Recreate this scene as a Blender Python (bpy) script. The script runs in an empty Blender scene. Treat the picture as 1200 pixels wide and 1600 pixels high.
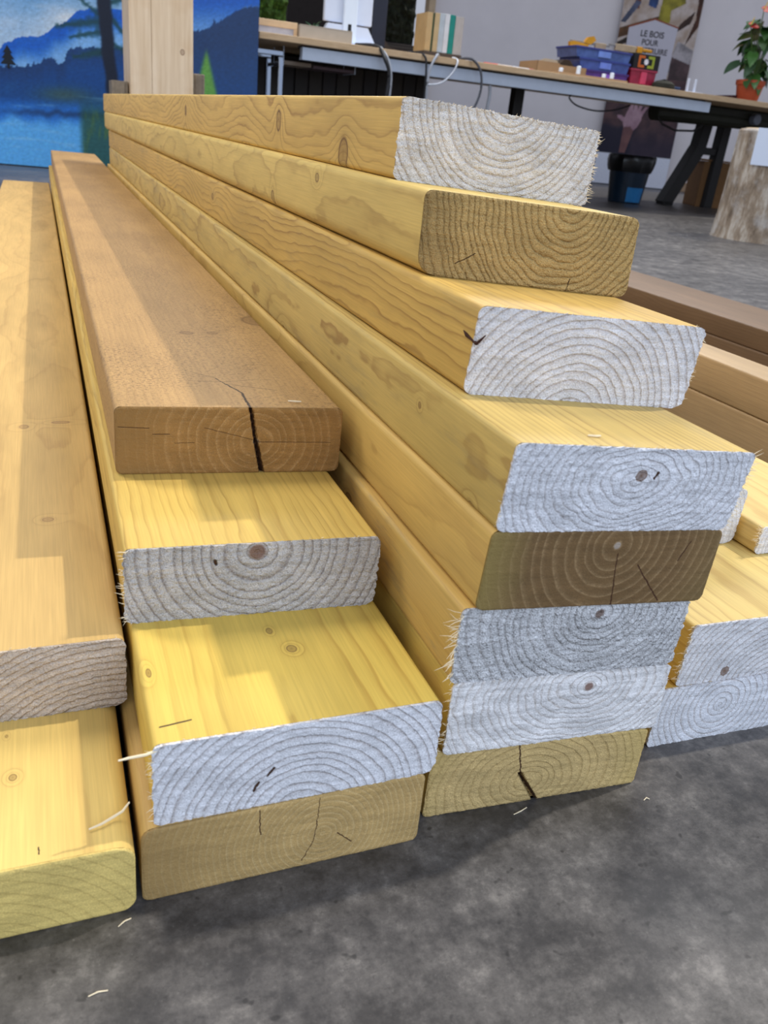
import bpy, bmesh, math, random
from mathutils import Vector, Matrix, noise
R = math.radians
random.seed(7)
scene = bpy.context.scene
COL = scene.collection

# ------------------------------------------------------------------ camera
cam_d = bpy.data.cameras.new('camera')
cam = bpy.data.objects.new('camera', cam_d)
COL.objects.link(cam)
scene.camera = cam
cam_d.sensor_fit = 'HORIZONTAL'
cam_d.sensor_width = 36.0
cam_d.lens = 1324.6 / 1200 * 36
cam_d.clip_start = 0.02
pi_, ro_, ya_ = R(24.16), R(5.82), R(22.76)
fwd = Vector((math.sin(ya_) * math.cos(pi_), math.cos(ya_) * math.cos(pi_), -math.sin(pi_)))
rgt = Vector((math.cos(ya_), -math.sin(ya_), 0))
upv = rgt.cross(fwd)
r2 = math.cos(ro_) * rgt + math.sin(ro_) * upv
u2 = -math.sin(ro_) * rgt + math.cos(ro_) * upv
cam.matrix_world = Matrix(((r2.x, u2.x, -fwd.x, 0), (r2.y, u2.y, -fwd.y, 0), (r2.z, u2.z, -fwd.z, 0.344), (0, 0, 0, 1)))
cam_d.dof.use_dof = True
cam_d.dof.focus_distance = 0.62
cam_d.dof.aperture_fstop = 24

# ------------------------------------------------------------------ light and exposure
scene.view_settings.view_transform = 'Standard'
scene.view_settings.look = 'None'
scene.view_settings.gamma = 1
scene.view_settings.use_curve_mapping = False
scene.view_settings.exposure = 0.0
w = bpy.data.worlds.new('world')
scene.world = w
w.use_nodes = True
w.node_tree.nodes['Background'].inputs[0].default_value = (0.78, 0.84, 1.0, 1)
w.node_tree.nodes['Background'].inputs[1].default_value = 0.56

def area(name, loc, target, sx, sy, power, color):
    d = bpy.data.lights.new(name, 'AREA')
    d.shape = 'RECTANGLE'; d.size = sx; d.size_y = sy; d.energy = power; d.color = color
    o = bpy.data.objects.new(name, d); COL.objects.link(o)
    o.location = loc
    o.rotation_euler = (Vector(target) - Vector(loc)).to_track_quat('-Z', 'Y').to_euler()
    return o

sd = bpy.data.lights.new('high_lamp', 'SUN')
sd.energy = 1.9; sd.angle = R(1.2); sd.color = (1.0, 0.93, 0.80)
so = bpy.data.objects.new('high_lamp', sd); COL.objects.link(so)
so.rotation_euler = Vector((-0.68, -0.09, -1.0)).to_track_quat('-Z', 'Y').to_euler()
area('doorway_daylight', (0.8, -3.4, 2.0), (0.3, 0.6, 0.1), 3.6, 2.6, 122, (0.70, 0.83, 1.0))
area('ceiling_tube_lamp', (-1.4, 1.8, 2.6), (0.1, 1.2, 0.0), 0.5, 2.4, 62, (1.0, 0.94, 0.84))
area('rear_ceiling_lamp', (2.2, 4.4, 3.2), (1.2, 2.0, 0.0), 3.0, 0.8, 120, (0.92, 0.95, 1.0))

# ------------------------------------------------------------------ helpers
def lin(c):
    return tuple(((x / 255 + 0.055) / 1.055) ** 2.4 if x / 255 > 0.04045 else x / 255 / 12.92 for x in c)

def tag(o, label=None, cat=None, group=None, kind=None):
    if label: o['label'] = label
    if cat: o['category'] = cat
    if group: o['group'] = group
    if kind: o['kind'] = kind
    return o

def empty(name, loc, rz=0.0):
    o = bpy.data.objects.new(name, None)
    COL.objects.link(o)
    o.location = loc
    o.rotation_euler = (0, 0, rz)
    o.empty_display_size = 0.05
    return o

class MB:
    """collects geometry for ONE mesh object"""
    def __init__(self):
        self.v = []; self.f = []; self.m = []; self.smooth = False
    def add(self, verts, faces, mi=0):
        b = len(self.v)
        self.v += [tuple(p) for p in verts]
        self.f += [tuple(b + i for i in f) for f in faces]
        self.m += [mi] * len(faces)
        return b
    def box(self, x0, x1, y0, y1, z0, z1, bev=0.0, M=None, mi=0):
        bm = bmesh.new()
        bmesh.ops.create_cube(bm, size=1)
        for v in bm.verts:
            v.co = Vector(((x0 + x1) / 2 + v.co.x * (x1 - x0), (y0 + y1) / 2 + v.co.y * (y1 - y0), (z0 + z1) / 2 + v.co.z * (z1 - z0)))
        if bev > 0:
            bmesh.ops.bevel(bm, geom=bm.edges[:], offset=bev, segments=2, affect='EDGES', profile=0.5)
        bm.verts.index_update()
        vs = [M @ v.co if M else v.co.copy() for v in bm.verts]
        self.add(vs, [[v.index for v in f.verts] for f in bm.faces], mi)
        bm.free()
    def prism(self, pts, y0, y1, M=None, mi=0):
        """polygon in the xz plane (counter-clockwise seen from -y) extruded from y0 to y1"""
        n = len(pts)
        vs = [Vector((x, y0, z)) for x, z in pts] + [Vector((x, y1, z)) for x, z in pts]
        if M: vs = [M @ v for v in vs]
        fs = [list(range(n)), list(range(2 * n - 1, n - 1, -1))]
        fs += [[(i + 1) % n, i, n + i, n + (i + 1) % n] for i in range(n)]
        self.add(vs, fs, mi)
    def lathe(self, prof, seg=28, cx=0, cy=0, mi=0, wob=None):
        vs = []; fs = []
        for k, (r, z) in enumerate(prof):
            for s in range(seg):
                a = 2 * math.pi * s / seg
                rr = r * (wob(a, z) if wob else 1)
                vs.append((cx + rr * math.cos(a), cy + rr * math.sin(a), z))
        for k in range(len(prof) - 1):
            for s in range(seg):
                t = (s + 1) % seg
                fs.append((k * seg + s, k * seg + t, (k + 1) * seg + t, (k + 1) * seg + s))
        fs.append(tuple(range(seg - 1, -1, -1)))
        fs.append(tuple((len(prof) - 1) * seg + s for s in range(seg)))
        self.add(vs, fs, mi)
    def tube(self, pts, rad, seg=8, mi=0, taper=None):
        pts = [Vector(p) for p in pts]
        vs = []; fs = []
        n = len(pts)
        for i, p in enumerate(pts):
            t = (pts[min(i + 1, n - 1)] - pts[max(i - 1, 0)]).normalized()
            a = t.cross(Vector((0, 0, 1)))
            if a.length < 1e-3: a = t.cross(Vector((0, 1, 0)))
            a.normalize(); b = t.cross(a)
            r = rad * (taper[i] if taper else 1)
            for s in range(seg):
                an = 2 * math.pi * s / seg
                vs.append(p + a * (r * math.cos(an)) + b * (r * math.sin(an)))
        for i in range(n - 1):
            for s in range(seg):
                t_ = (s + 1) % seg
                fs.append((i * seg + s, i * seg + t_, (i + 1) * seg + t_, (i + 1) * seg + s))
        fs.append(tuple(range(seg - 1, -1, -1)))
        fs.append(tuple((n - 1) * seg + s for s in range(seg)))
        self.add(vs, fs, mi)
    def build(self, name, mats, parent=None, smooth=False):
        me = bpy.data.meshes.new(name)
        me.from_pydata(self.v, [], self.f)
        if not isinstance(mats, (list, tuple)): mats = [mats]
        for m in mats: me.materials.append(m)
        me.polygons.foreach_set('material_index', self.m)
        bm = bmesh.new(); bm.from_mesh(me)
        bmesh.ops.recalc_face_normals(bm, faces=bm.faces[:])
        bm.to_mesh(me); bm.free()
        if smooth:
            me.polygons.foreach_set('use_smooth', [True] * len(me.polygons))
            try: me.set_sharp_from_angle(angle=R(38))
            except Exception: pass
        o = bpy.data.objects.new(name, me)
        COL.objects.link(o)
        if parent: o.parent = parent
        return o

# node helpers --------------------------------------------------------------
class NT:
    def __init__(self, name):
        self.mat = bpy.data.materials.new(name)
        self.mat.use_nodes = True
        self.t = self.mat.node_tree
        self.bsdf = self.t.nodes['Principled BSDF']
    def n(self, typ, **kw):
        nd = self.t.nodes.new(typ)
        for k, v in kw.items(): setattr(nd, k, v)
        return nd
    def put(self, sock, v):
        if v is None: return
        if hasattr(v, 'is_output'): self.t.links.new(v, sock)
        else: sock.default_value = v
    def math(self, op, a, b=None, c=None, clamp=False):
        nd = self.n('ShaderNodeMath', operation=op, use_clamp=clamp)
        for i, v in enumerate((a, b, c)): self.put(nd.inputs[i], v)
        return nd.outputs[0]
    def vmath(self, op, a, b=None, scale=None):
        nd = self.n('ShaderNodeVectorMath', operation=op)
        self.put(nd.inputs[0], a)
        if b is not None: self.put(nd.inputs[1], b)
        if scale is not None: self.put(nd.inputs[3], scale)
        return nd.outputs['Value'] if op in ('LENGTH', 'DISTANCE', 'DOT_PRODUCT') else nd.outputs[0]
    def comb(self, x, y, z):
        nd = self.n('ShaderNodeCombineXYZ')
        for i, v in enumerate((x, y, z)): self.put(nd.inputs[i], v)
        return nd.outputs[0]
    def sep(self, v):
        nd = self.n('ShaderNodeSeparateXYZ'); self.put(nd.inputs[0], v)
        return nd.outputs
    def noise(self, vec, scale, detail=2.0, rough=0.5, dims='3D'):
        nd = self.n('ShaderNodeTexNoise', noise_dimensions=dims)
        if dims == '1D': self.put(nd.inputs['W'], vec)
        else: self.put(nd.inputs['Vector'], vec)
        nd.inputs['Scale'].default_value = scale
        nd.inputs['Detail'].default_value = detail
        nd.inputs['Roughness'].default_value = rough
        return nd.outputs[0]
    def ramp(self, fac, stops, interp='LINEAR'):
        nd = self.n('ShaderNodeValToRGB'); nd.color_ramp.interpolation = interp
        els = nd.color_ramp.elements
        while len(els) < len(stops): els.new(0.5)
        for e, (p, c) in zip(els, stops):
            e.position = p
            e.color = (c, c, c, 1) if isinstance(c, (int, float)) else tuple(c) + (1,)
        self.put(nd.inputs[0], fac)
        return nd.outputs[0]
    def mix(self, fac, a, b, blend='MIX'):
        nd = self.n('ShaderNodeMix', data_type='RGBA', blend_type=blend)
        nd.clamp_factor = True
        self.put(nd.inputs[0], fac)
        for i, v in ((6, a), (7, b)):
            if isinstance(v, tuple) and len(v) == 3: v = v + (1,)
            self.put(nd.inputs[i], v)
        return nd.outputs[2]
    def mapr(self, v, a, b, c, d):
        nd = self.n('ShaderNodeMapRange'); nd.clamp = True
        for i, x in enumerate((v, a, b, c, d)): self.put(nd.inputs[i], x)
        return nd.outputs[0]
    def bump(self, h, strength=0.3, dist=0.001):
        nd = self.n('ShaderNodeBump')
        nd.inputs['Strength'].default_value = strength
        nd.inputs['Distance'].default_value = dist
        self.put(nd.inputs['Height'], h)
        self.t.links.new(nd.outputs[0], self.bsdf.inputs['Normal'])
    def color(self, c):
        if isinstance(c, tuple) and len(c) == 3: c = c + (1,)
        self.put(self.bsdf.inputs['Base Color'], c)
    def set(self, rough=0.5, metal=0.0, spec=0.5, **kw):
        self.put(self.bsdf.inputs['Roughness'], rough)
        self.bsdf.inputs['Metallic'].default_value = metal
        self.bsdf.inputs['Specular IOR Level'].default_value = spec
        for k, v in kw.items(): self.bsdf.inputs[k].default_value = v
        return self.mat

def simple(name, rgb, rough=0.6, metal=0.0, spec=0.4, var=0.12, scale=18.0, bump=0.0, **kw):
    """plain procedural material with slight tonal variation"""
    t = NT(name)
    c = lin(rgb)
    obj = t.n('ShaderNodeTexCoord').outputs['Object']
    nz = t.noise(obj, scale, 4, 0.6)
    f = t.mapr(nz, 0.3, 0.7, 1 - var, 1 + var)
    t.color(t.vmath('SCALE', c, scale=f))
    if bump: t.bump(nz, bump, 0.004)
    return t.set(rough, metal, spec, **kw)

def field(t, seed, pith, spacing, wob, knots, wander=0.012, squash=1.0):
    """annual ring field of one board: returns (coords, phase 0..1, knot distance, raw noise)"""
    co = t.n('ShaderNodeTexCoord').outputs['Object']
    x, y, z = t.sep(co)
    off = t.vmath('ADD', t.vmath('MULTIPLY', co, (1, 0.16, 1)), (seed * 3.71, seed * 1.37, seed * 2.13))
    nA = t.noise(off, 16, 2, 0.5)
    nB = t.noise(t.vmath('ADD', t.vmath('MULTIPLY', co, (1, 0.3, 1)), (seed * 1.9, 5.0, seed)), 70, 2, 0.5)
    env = t.math('MINIMUM', t.math('MULTIPLY', y, 2.2), 1.0)
    wx = t.math('MULTIPLY', t.math('SUBTRACT', t.noise(t.math('ADD', y, seed * 7.7), 2.6, 1, 0.5, '1D'), 0.5), wander * 2)
    wz = t.math('MULTIPLY', t.math('SUBTRACT', t.noise(t.math('ADD', y, seed * 3.3 + 40), 3.1, 1, 0.5, '1D'), 0.5), wander * 2)
    dx = t.math('ADD', t.math('SUBTRACT', x, pith[0]), t.math('MULTIPLY', wx, env))
    dz = t.math('ADD', t.math('SUBTRACT', z, pith[1]), t.math('MULTIPLY', wz, env))
    if squash != 1.0: dz = t.math('MULTIPLY', dz, squash)
    r = t.math('SQRT', t.math('ADD', t.math('MULTIPLY', dx, dx), t.math('MULTIPLY', dz, dz)))
    r = t.math('ADD', r, t.math('MULTIPLY', t.math('SUBTRACT', nA, 0.5), wob))
    r = t.math('ADD', r, t.math('MULTIPLY', t.math('SUBTRACT', nB, 0.5), wob * 0.22 + 0.0012))
    kd = None
    for (kx, ky, kz, rx, ry, rz) in knots:
        d = t.vmath('LENGTH', t.vmath('MULTIPLY', t.vmath('SUBTRACT', co, (kx, ky, kz)), (1 / rx, 1 / ry, 1 / rz)))
        g = t.math('POWER', 2.718, t.math('MULTIPLY', t.math('MULTIPLY', d, d), -0.22))
        r = t.math('ADD', r, t.math('MULTIPLY', g, spacing * 2.4))
        kd = d if kd is None else t.math('MINIMUM', kd, d)
    ph = t.math('DIVIDE', r, spacing)
    ph = t.math('ADD', ph, t.math('MULTIPLY', t.noise(t.math('ADD', t.math('MULTIPLY', r, 1.0), seed), 55, 1, 0.5, '1D'), 1.3))
    return co, t.math('FRACT', ph), kd, nA, r

END_LATE = [(0.0, 0.35), (0.06, 0.0), (0.55, 0.05), (0.78, 0.45), (0.90, 1.0), (0.96, 0.9), (1.0, 0.35)]
LATE = [(0.0, 0.3), (0.06, 0.0), (0.5, 0.06), (0.78, 0.38), (0.92, 1.0), (0.97, 0.9), (1.0, 0.3)]

def segs_mask(t, co, segs, axes):
    """dark checks: polylines given in two local axes; returns mask 0..1"""
    m = None
    x, y, z = t.sep(co)
    a, b = {'xz': (x, z), 'xy': (x, y)}[axes]
    jit = t.math('MULTIPLY', t.math('SUBTRACT', t.noise(co, 260, 2, 0.6), 0.5), 0.0022)
    p = t.comb(t.math('ADD', a, jit), b, 0.0)
    for (x0, y0, x1, y1, wd) in segs:
        dx, dy = x1 - x0, y1 - y0
        L2 = dx * dx + dy * dy
        q = t.vmath('SUBTRACT', p, (x0, y0, 0))
        h = t.math('DIVIDE', t.vmath('DOT_PRODUCT', q, (dx, dy, 0)), L2, clamp=True)
        d = t.vmath('LENGTH', t.vmath('SUBTRACT', q, t.vmath('SCALE', (dx, dy, 0), scale=h)))
        s = t.mapr(d, wd * 0.45, wd, 1.0, 0.0)
        m = s if m is None else t.math('MAXIMUM', m, s)
    return m

def wood_side(name, seed, pith, base, late, spacing=0.0045, strength=0.55, wob=0.014, knots=(), stain=0.0,
              dirt=0.0, cracks=(), knot_col=(0.17, 0.085, 0.03), rough=0.55, stain_col=(0.20, 0.17, 0.12), wander=0.012):
    t = NT(name)
    co, ph, kd, nA, r = field(t, seed, pith, spacing, wob, knots, wander)
    lt = t.ramp(ph, LATE)
    fib = t.noise(t.vmath('MULTIPLY', co, (1, 0.02, 1)), 900, 2, 0.7)
    big = t.noise(t.vmath('ADD', t.vmath('MULTIPLY', co, (1, 0.25, 1)), (seed, seed * 2.0, 1)), 20, 3, 0.6)
    fade = t.mapr(t.noise(t.vmath('ADD', t.vmath('MULTIPLY', co, (1, 0.2, 1)), (seed * 5.0, 0, 9)), 30, 2, 0.6), 0.3, 0.65, 0.35, 1.0)
    c = t.mix(t.math('MULTIPLY', t.math('MULTIPLY', lt, strength), fade), tuple(base), tuple(late))
    c = t.vmath('SCALE', c, scale=t.mapr(big, 0.25, 0.75, 0.84, 1.12))
    c = t.vmath('SCALE', c, scale=t.mapr(fib, 0.3, 0.7, 0.92, 1.07))
    if stain > 0:
        sn = t.noise(t.vmath('ADD', t.vmath('MULTIPLY', co, (1, 0.12, 1)), (seed * 9.0, 3, 2)), 55, 5, 0.75)
        c = t.mix(t.math('MULTIPLY', t.mapr(sn, 0.52, 0.70, 0, 1), stain), c, tuple(stain_col))
    if dirt > 0:
        dn = t.noise(co, 420, 4, 0.8)
        db = t.mapr(t.noise(co, 11, 2, 0.5), 0.35, 0.65, 0.25, 1.0)
        c = t.mix(t.math('MULTIPLY', t.math('MULTIPLY', t.mapr(dn, 0.50, 0.62, 0, 1), db), dirt), c, (0.13, 0.075, 0.035))
    if kd is not None:
        kc = t.ramp(t.math('MULTIPLY', kd, 0.5), [(0.0, 0.85), (0.06, 0.55), (0.20, 0.42), (0.36, 0.5), (0.42, 1.0), (0.47, 0.45), (0.52, 0.08), (0.7, 0.0)])
        c = t.mix(kc, c, tuple(knot_col))
    if cracks:
        cm = segs_mask(t, co, cracks, 'xy')
        c = t.mix(cm, c, (0.045, 0.022, 0.01))
    t.color(c)
    t.bump(t.math('ADD', t.math('MULTIPLY', lt, 0.5), fib), 0.16, 0.0006)
    return t.set(rough, 0, 0.35)

def wood_end(name, seed, pith, base, late, spacing=0.0045, strength=0.7, wob=0.005, bump=0.7, speck=0.35, edge=None,
             cracks=(), knots=(), blotch=0.12, rough=0.8, pith_dot=None, relief=0.0009, band=None, squash=1.0, rows=0.10):
    t = NT(name)
    co, ph, kd, nA, r = field(t, seed, pith, spacing, wob, (), 0.0, squash)
    x, y, z = t.sep(co)
    for (kx, ky, kz, rx, ry, rz) in knots:
        d = t.vmath('LENGTH', t.vmath('MULTIPLY', t.vmath('SUBTRACT', co, (kx, 0, kz)), (1 / rx, 0, 1 / rz)))
        kd = d if kd is None else t.math('MINIMUM', kd, d)
    lt = t.ramp(ph, END_LATE)
    row = t.noise(t.comb(t.math('MULTIPLY', x, 0.08), 0.0, t.math('ADD', z, t.math('MULTIPLY', x, 0.06))), 260, 2, 0.6)
    n1 = t.noise(co, 420, 3, 0.7)
    n2 = t.noise(t.vmath('ADD', co, (3, 1, 2)), 1300, 2, 0.6)
    n3 = t.noise(t.vmath('ADD', co, (seed, 1, 2)), 45, 3, 0.6)
    brk = t.mapr(n1, 0.32, 0.60, 0.35, 1.0)
    fac = t.math('MULTIPLY', t.math('MULTIPLY', lt, strength), brk)
    c = t.mix(fac, tuple(base), tuple(late))
    pit = t.mapr(n2, 0.30, 0.46, 1.0, 0.0)
    c = t.mix(t.math('MULTIPLY', pit, speck), c, tuple(0.45 * v for v in late))
    c = t.vmath('SCALE', c, scale=t.mapr(n3, 0.3, 0.7, 1 - blotch, 1 + blotch))
    c = t.vmath('SCALE', c, scale=t.mapr(row, 0.35, 0.65, 1 - rows, 1 + rows))
    c = t.vmath('SCALE', c, scale=t.mapr(n2, 0.5, 0.66, 1.0, 1.22))
    if edge:   # sapwood / heartwood tint growing with the distance from the pith
        rad0, rad1, ecol = edge
        c = t.mix(t.mapr(r, rad0, rad1, 0.0, 1.0), c, tuple(ecol))
    if band:
        xa, xb, bcol = band
        c = t.mix(t.mapr(t.math('ADD', x, t.math('MULTIPLY', n3, 0.01)), xa, xb, 0.0, 0.8), c, tuple(bcol))
    if kd is not None:
        c = t.mix(t.ramp(t.math('MULTIPLY', kd, 0.5), [(0.0, 1.0), (0.35, 0.75), (0.5, 0.9), (0.56, 0.0), (1.0, 0.0)]), c, (0.20, 0.12, 0.08))
    if pith_dot:
        d = t.vmath('LENGTH', t.comb(t.math('SUBTRACT', x, pith[0]), 0, t.math('SUBTRACT', z, pith[1])))
        c = t.mix(t.mapr(d, pith_dot[0] * 0.7, pith_dot[0], 1, 0), c, tuple(pith_dot[1]))
    h = t.math('SUBTRACT', t.math('ADD', t.math('MULTIPLY', n1, 1.5), t.math('ADD', t.math('MULTIPLY', n2, 1.1), t.math('MULTIPLY', row, 1.2))), t.math('MULTIPLY', lt, 0.7))
    if cracks:
        cm = segs_mask(t, co, cracks, 'xz')
        c = t.mix(cm, c, (0.07, 0.030, 0.014))
        h = t.math('SUBTRACT', h, t.math('MULTIPLY', cm, 3.0))
    t.color(c)
    t.bump(h, bump, relief)
    return t.set(rough, 0, 0.25)

# ------------------------------------------------------------------ setting materials
def concrete():
    t = NT('polished_concrete')
    co = t.n('ShaderNodeTexCoord').outputs['Object']
    big = t.noise(co, 2.2, 4, 0.6)
    mid = t.noise(t.vmath('ADD', co, (4, 2, 0)), 20, 7, 0.74)
    fine = t.noise(co, 75, 6, 0.75)
    grit = t.noise(co, 420, 3, 0.7)
    xfine = t.noise(t.vmath('ADD', co, (9, 2, 5)), 190, 4, 0.75)
    pits = t.noise(t.vmath('ADD', co, (1, 7, 5)), 95, 2, 0.6)
    v = t.math('ADD', t.math('MULTIPLY', big, 0.22), t.math('ADD', t.math('MULTIPLY', mid, 0.46), t.math('ADD', t.math('MULTIPLY', fine, 0.26), t.math('MULTIPLY', xfine, 0.12))))
    c = t.ramp(v, [(0.40, lin((46, 45, 46))), (0.49, lin((66, 64, 64))), (0.56, lin((90, 87, 86))), (0.66, lin((134, 130, 126)))])
    c = t.mix(t.math('MULTIPLY', t.mapr(pits, 0.66, 0.72, 0, 1), 0.7), c, lin((34, 33, 34)))
    c = t.mix(t.math('MULTIPLY', t.mapr(grit, 0.58, 0.70, 0, 1), 0.45), c, lin((44, 43, 43)))
    c = t.mix(t.math('MULTIPLY', t.mapr(grit, 0.36, 0.26, 0, 1), 0.25), c, lin((150, 147, 144)))
    t.color(c)
    t.bump(t.math('ADD', fine, t.math('MULTIPLY', grit, 0.4)), 0.12, 0.002)
    return t.set(t.mapr(mid, 0.3, 0.7, 0.30, 0.52), 0, 0.45)

# ------------------------------------------------------------------ setting
fl = MB()
fl.box(-6, 12, -4, 12.5, -0.1, 0)
tag(fl.build('floor', concrete()), kind='structure')

def frame(o, ang):
    """local frame: x along direction ang, y behind, z up"""
    return Matrix.Translation(Vector(o)) @ Matrix.Rotation(ang, 4, 'Z')

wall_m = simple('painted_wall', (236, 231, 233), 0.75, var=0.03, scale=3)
WA = math.atan2(-0.221, 0.881)
WF = frame((6.037, 9.151, 0), WA)      # wall with the poster
b = MB(); b.box(-2.05, 5.5, 0.06, 0.26, 0, 3.4)
wb = b.build('wall_back', wall_m); wb.matrix_world = WF; tag(wb, kind='structure')
b = MB(); b.box(-2.12, -2.05, 0.0, 0.30, 0, 3.4, 0.004)
tr = b.build('trim_1', simple('pale_wood_trim', (196, 172, 140), 0.5)); tr.matrix_world = WF; tag(tr, kind='structure')
b = MB(); b.box(0.95, 5.5, 0.035, 0.06, 0, 0.10, 0.004)
bb = b.build('baseboard_back', simple('baseboard_wood', (168, 140, 112), 0.5)); bb.matrix_world = WF; tag(bb, kind='structure')
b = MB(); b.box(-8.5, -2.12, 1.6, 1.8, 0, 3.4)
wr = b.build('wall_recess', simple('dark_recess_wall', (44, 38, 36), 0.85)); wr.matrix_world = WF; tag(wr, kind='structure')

# ------------------------------------------------------------------ lumber
def lerp(a, b, t): return a + (b - a) * t

FUZZ_M = simple('torn_wood_fibre', (238, 222, 190), 0.8, var=0.08)

def splinter_spikes(mb, rng, p, d, length, rad):
    """one thin bent tapering fibre"""
    a = Vector(p); d = Vector(d).normalized()
    side = Vector((rng.uniform(-1, 1), rng.uniform(-1, 1), rng.uniform(-1, 1))) * 0.35
    p1 = a + d * length * 0.5 + side * length * 0.15
    p2 = a + d * length * 0.95 + side * length * 0.55
    mb.tube([a, p1, p2], rad, 4, 0, [1.0, 0.75, 0.15])

def plank(label, xs, front, zb, zt, yfar, yaw, m_side, m_end, fuzz=0.0, rough_end=0.0003, radius=0.0045,
          cracks=(), edge_fuzz=(), group='sawn softwood boards in the stacks', seed=1, nu=150, nv=48, wane=None, name='lumber_board'):
    """xs: (xL, xR); front: y of the end face at (TL, TR, BR, BL); zb, zt: (left, right) heights of bottom and top"""
    rng = random.Random(seed)
    xL, xR = xs
    y0 = min(front)
    root = empty(name, (xL, y0, min(zb)))
    tag(root, label, 'board', group)
    W = xR - xL
    zbl, zbr = zb[0] - min(zb), zb[1] - min(zb)
    ztl, ztr = zt[0] - min(zb), zt[1] - min(zb)
    fTL, fTR, fBR, fBL = [f - y0 for f in front]
    L = yfar - y0
    def quad(u, v):
        return Vector((W * u, 0, lerp(lerp(zbl, zbr, u), lerp(ztl, ztr, u), v)))
    def fy(u, v):
        return lerp(lerp(fBL, fBR, u), lerp(fTL, fTR, u), v)
    T = ((ztl - zbl) + (ztr - zbr)) / 2
    # ---- body: rounded section swept along the length
    rr = {'BL': radius, 'BR': radius, 'TR': radius, 'TL': radius}
    if wane: rr.update(wane)
    corners = [('BL', 0, 0), ('BR', 1, 0), ('TR', 1, 1), ('TL', 0, 1)]
    sec = []
    for k, (nm, u, v) in enumerate(corners):
        r = rr[nm]
        pu = abs(u - r / W); pv = abs(v - r / T)
        if k in (0, 2): A, B = (u, pv), (pu, v)
        else: A, B = (pu, v), (u, pv)
        C = (u, v)
        for s in range(5):
            t = s / 4
            # circular-ish arc by a rational quadratic
            w_ = 0.7071
            den = (1 - t) ** 2 + 2 * w_ * t * (1 - t) + t * t
            sec.append(tuple(((1 - t) ** 2 * A[i] + 2 * w_ * t * (1 - t) * C[i] + t * t * B[i]) / den for i in (0, 1)))
    n = len(sec)
    mb = MB()
    K = 14
    vs = []
    for k in range(K + 1):
        t = (k / K) ** 1.6
        for (u, v) in sec:
            p = quad(u, v)
            ys = fy(u, v) + 0.0010
            y = lerp(ys, L, t)
            vs.append((p.x + yaw * y, y, p.z))
    fs = []
    for k in range(K):
        for i in range(n):
            j = (i + 1) % n
            fs.append((k * n + i, k * n + j, (k + 1) * n + j, (k + 1) * n + i))
    fs.append(tuple(K * n + i for i in range(n)))
    mb.add(vs, fs)
    mb.build('board_body', m_side, root, True)
    # ---- sawn end: a dense cap with real relief, ragged rim and real checks
    mb = MB()
    vs = []
    sd_ = Vector((seed * 3.17, seed * 7.7, seed * 1.9))
    def inset(v, left):
        d = v * T; e = T - d
        r = rr['BL' if left else 'BR']; q = d
        if e < d: r = rr['TL' if left else 'TR']; q = e
        if q >= r: return 0.0
        return (r - math.sqrt(max(r * r - (r - q) ** 2, 0))) / W
    for j in range(nv + 1):
        v = j / nv
        v = 0.5 - 0.5 * math.cos(math.pi * v) if False else v
        iL, iR = inset(v, True), inset(v, False)
        for i in range(nu + 1):
            u = lerp(iL, 1 - iR, i / nu)
            p = quad(u, v)
            rim = i in (0, nu) or j in (0, nv)
            q = Vector((p.x, 0, p.z)) * 430 + sd_
            h = noise.noise(q) + 0.8 * noise.noise(q * 2.3) + 0.5 * noise.noise(Vector((p.x * 90, 3, p.z * 620)) + sd_)
            y = fy(u, v) - (0.0006 + h * rough_end * (1.5 if fuzz > 0 else 1.1))
            if rim and fuzz > 0:
                cx, cz = W / 2, T / 2
                o = fuzz * max(0.0, noise.noise(Vector((p.x, 1, p.z)) * 300 + sd_) + 0.35 + rng.uniform(-0.25, 0.35))
                if i == 0: p.x -= o
                if i == nu: p.x += o
                if j == 0: p.z -= 0.35 * o
                if j == nv: p.z += 0.5 * o
            elif rim:
                y += 0.0006
            for (ax, az, bx, bz, wd, dep) in cracks:
                dxx, dzz = bx - ax, bz - az
                tt = max(0, min(1, ((p.x - ax) * dxx + (p.z - az) * dzz) / (dxx * dxx + dzz * dzz)))
                dd = math.hypot(p.x - ax - tt * dxx, p.z - az - tt * dzz)
                if dd < wd: y += dep * (1 - dd / wd)
            vs.append((p.x + yaw * 0, y, p.z))
    m1 = nu + 1
    fs = [(j * m1 + i, j * m1 + i + 1, (j + 1) * m1 + i + 1, (j + 1) * m1 + i) for j in range(nv) for i in range(nu)]
    ring = [i for i in range(nu + 1)] + [j * m1 + nu for j in range(1, nv + 1)] + [nv * m1 + i for i in range(nu - 1, -1, -1)] + [j * m1 for j in range(nv - 1, 0, -1)]
    b0 = len(vs)
    for k in ring:
        u = (k % m1) / nu; v = (k // m1) / nv
        iL, iR = inset(v, True), inset(v, False)
        uu = lerp(iL, 1 - iR, u)
        p = quad(uu, v)
        vs.append((p.x + (W / 2 - p.x) * 0.004, fy(uu, v) + 0.0022, p.z + (T / 2 - p.z) * 0.012))
    m = len(ring)
    for k in range(m):
        k2 = (k + 1) % m
        fs.append((ring[k2], ring[k], b0 + k, b0 + k2))
    mb.add(vs, fs)
    mb.build('sawn_end', m_end, root, True)
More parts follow.
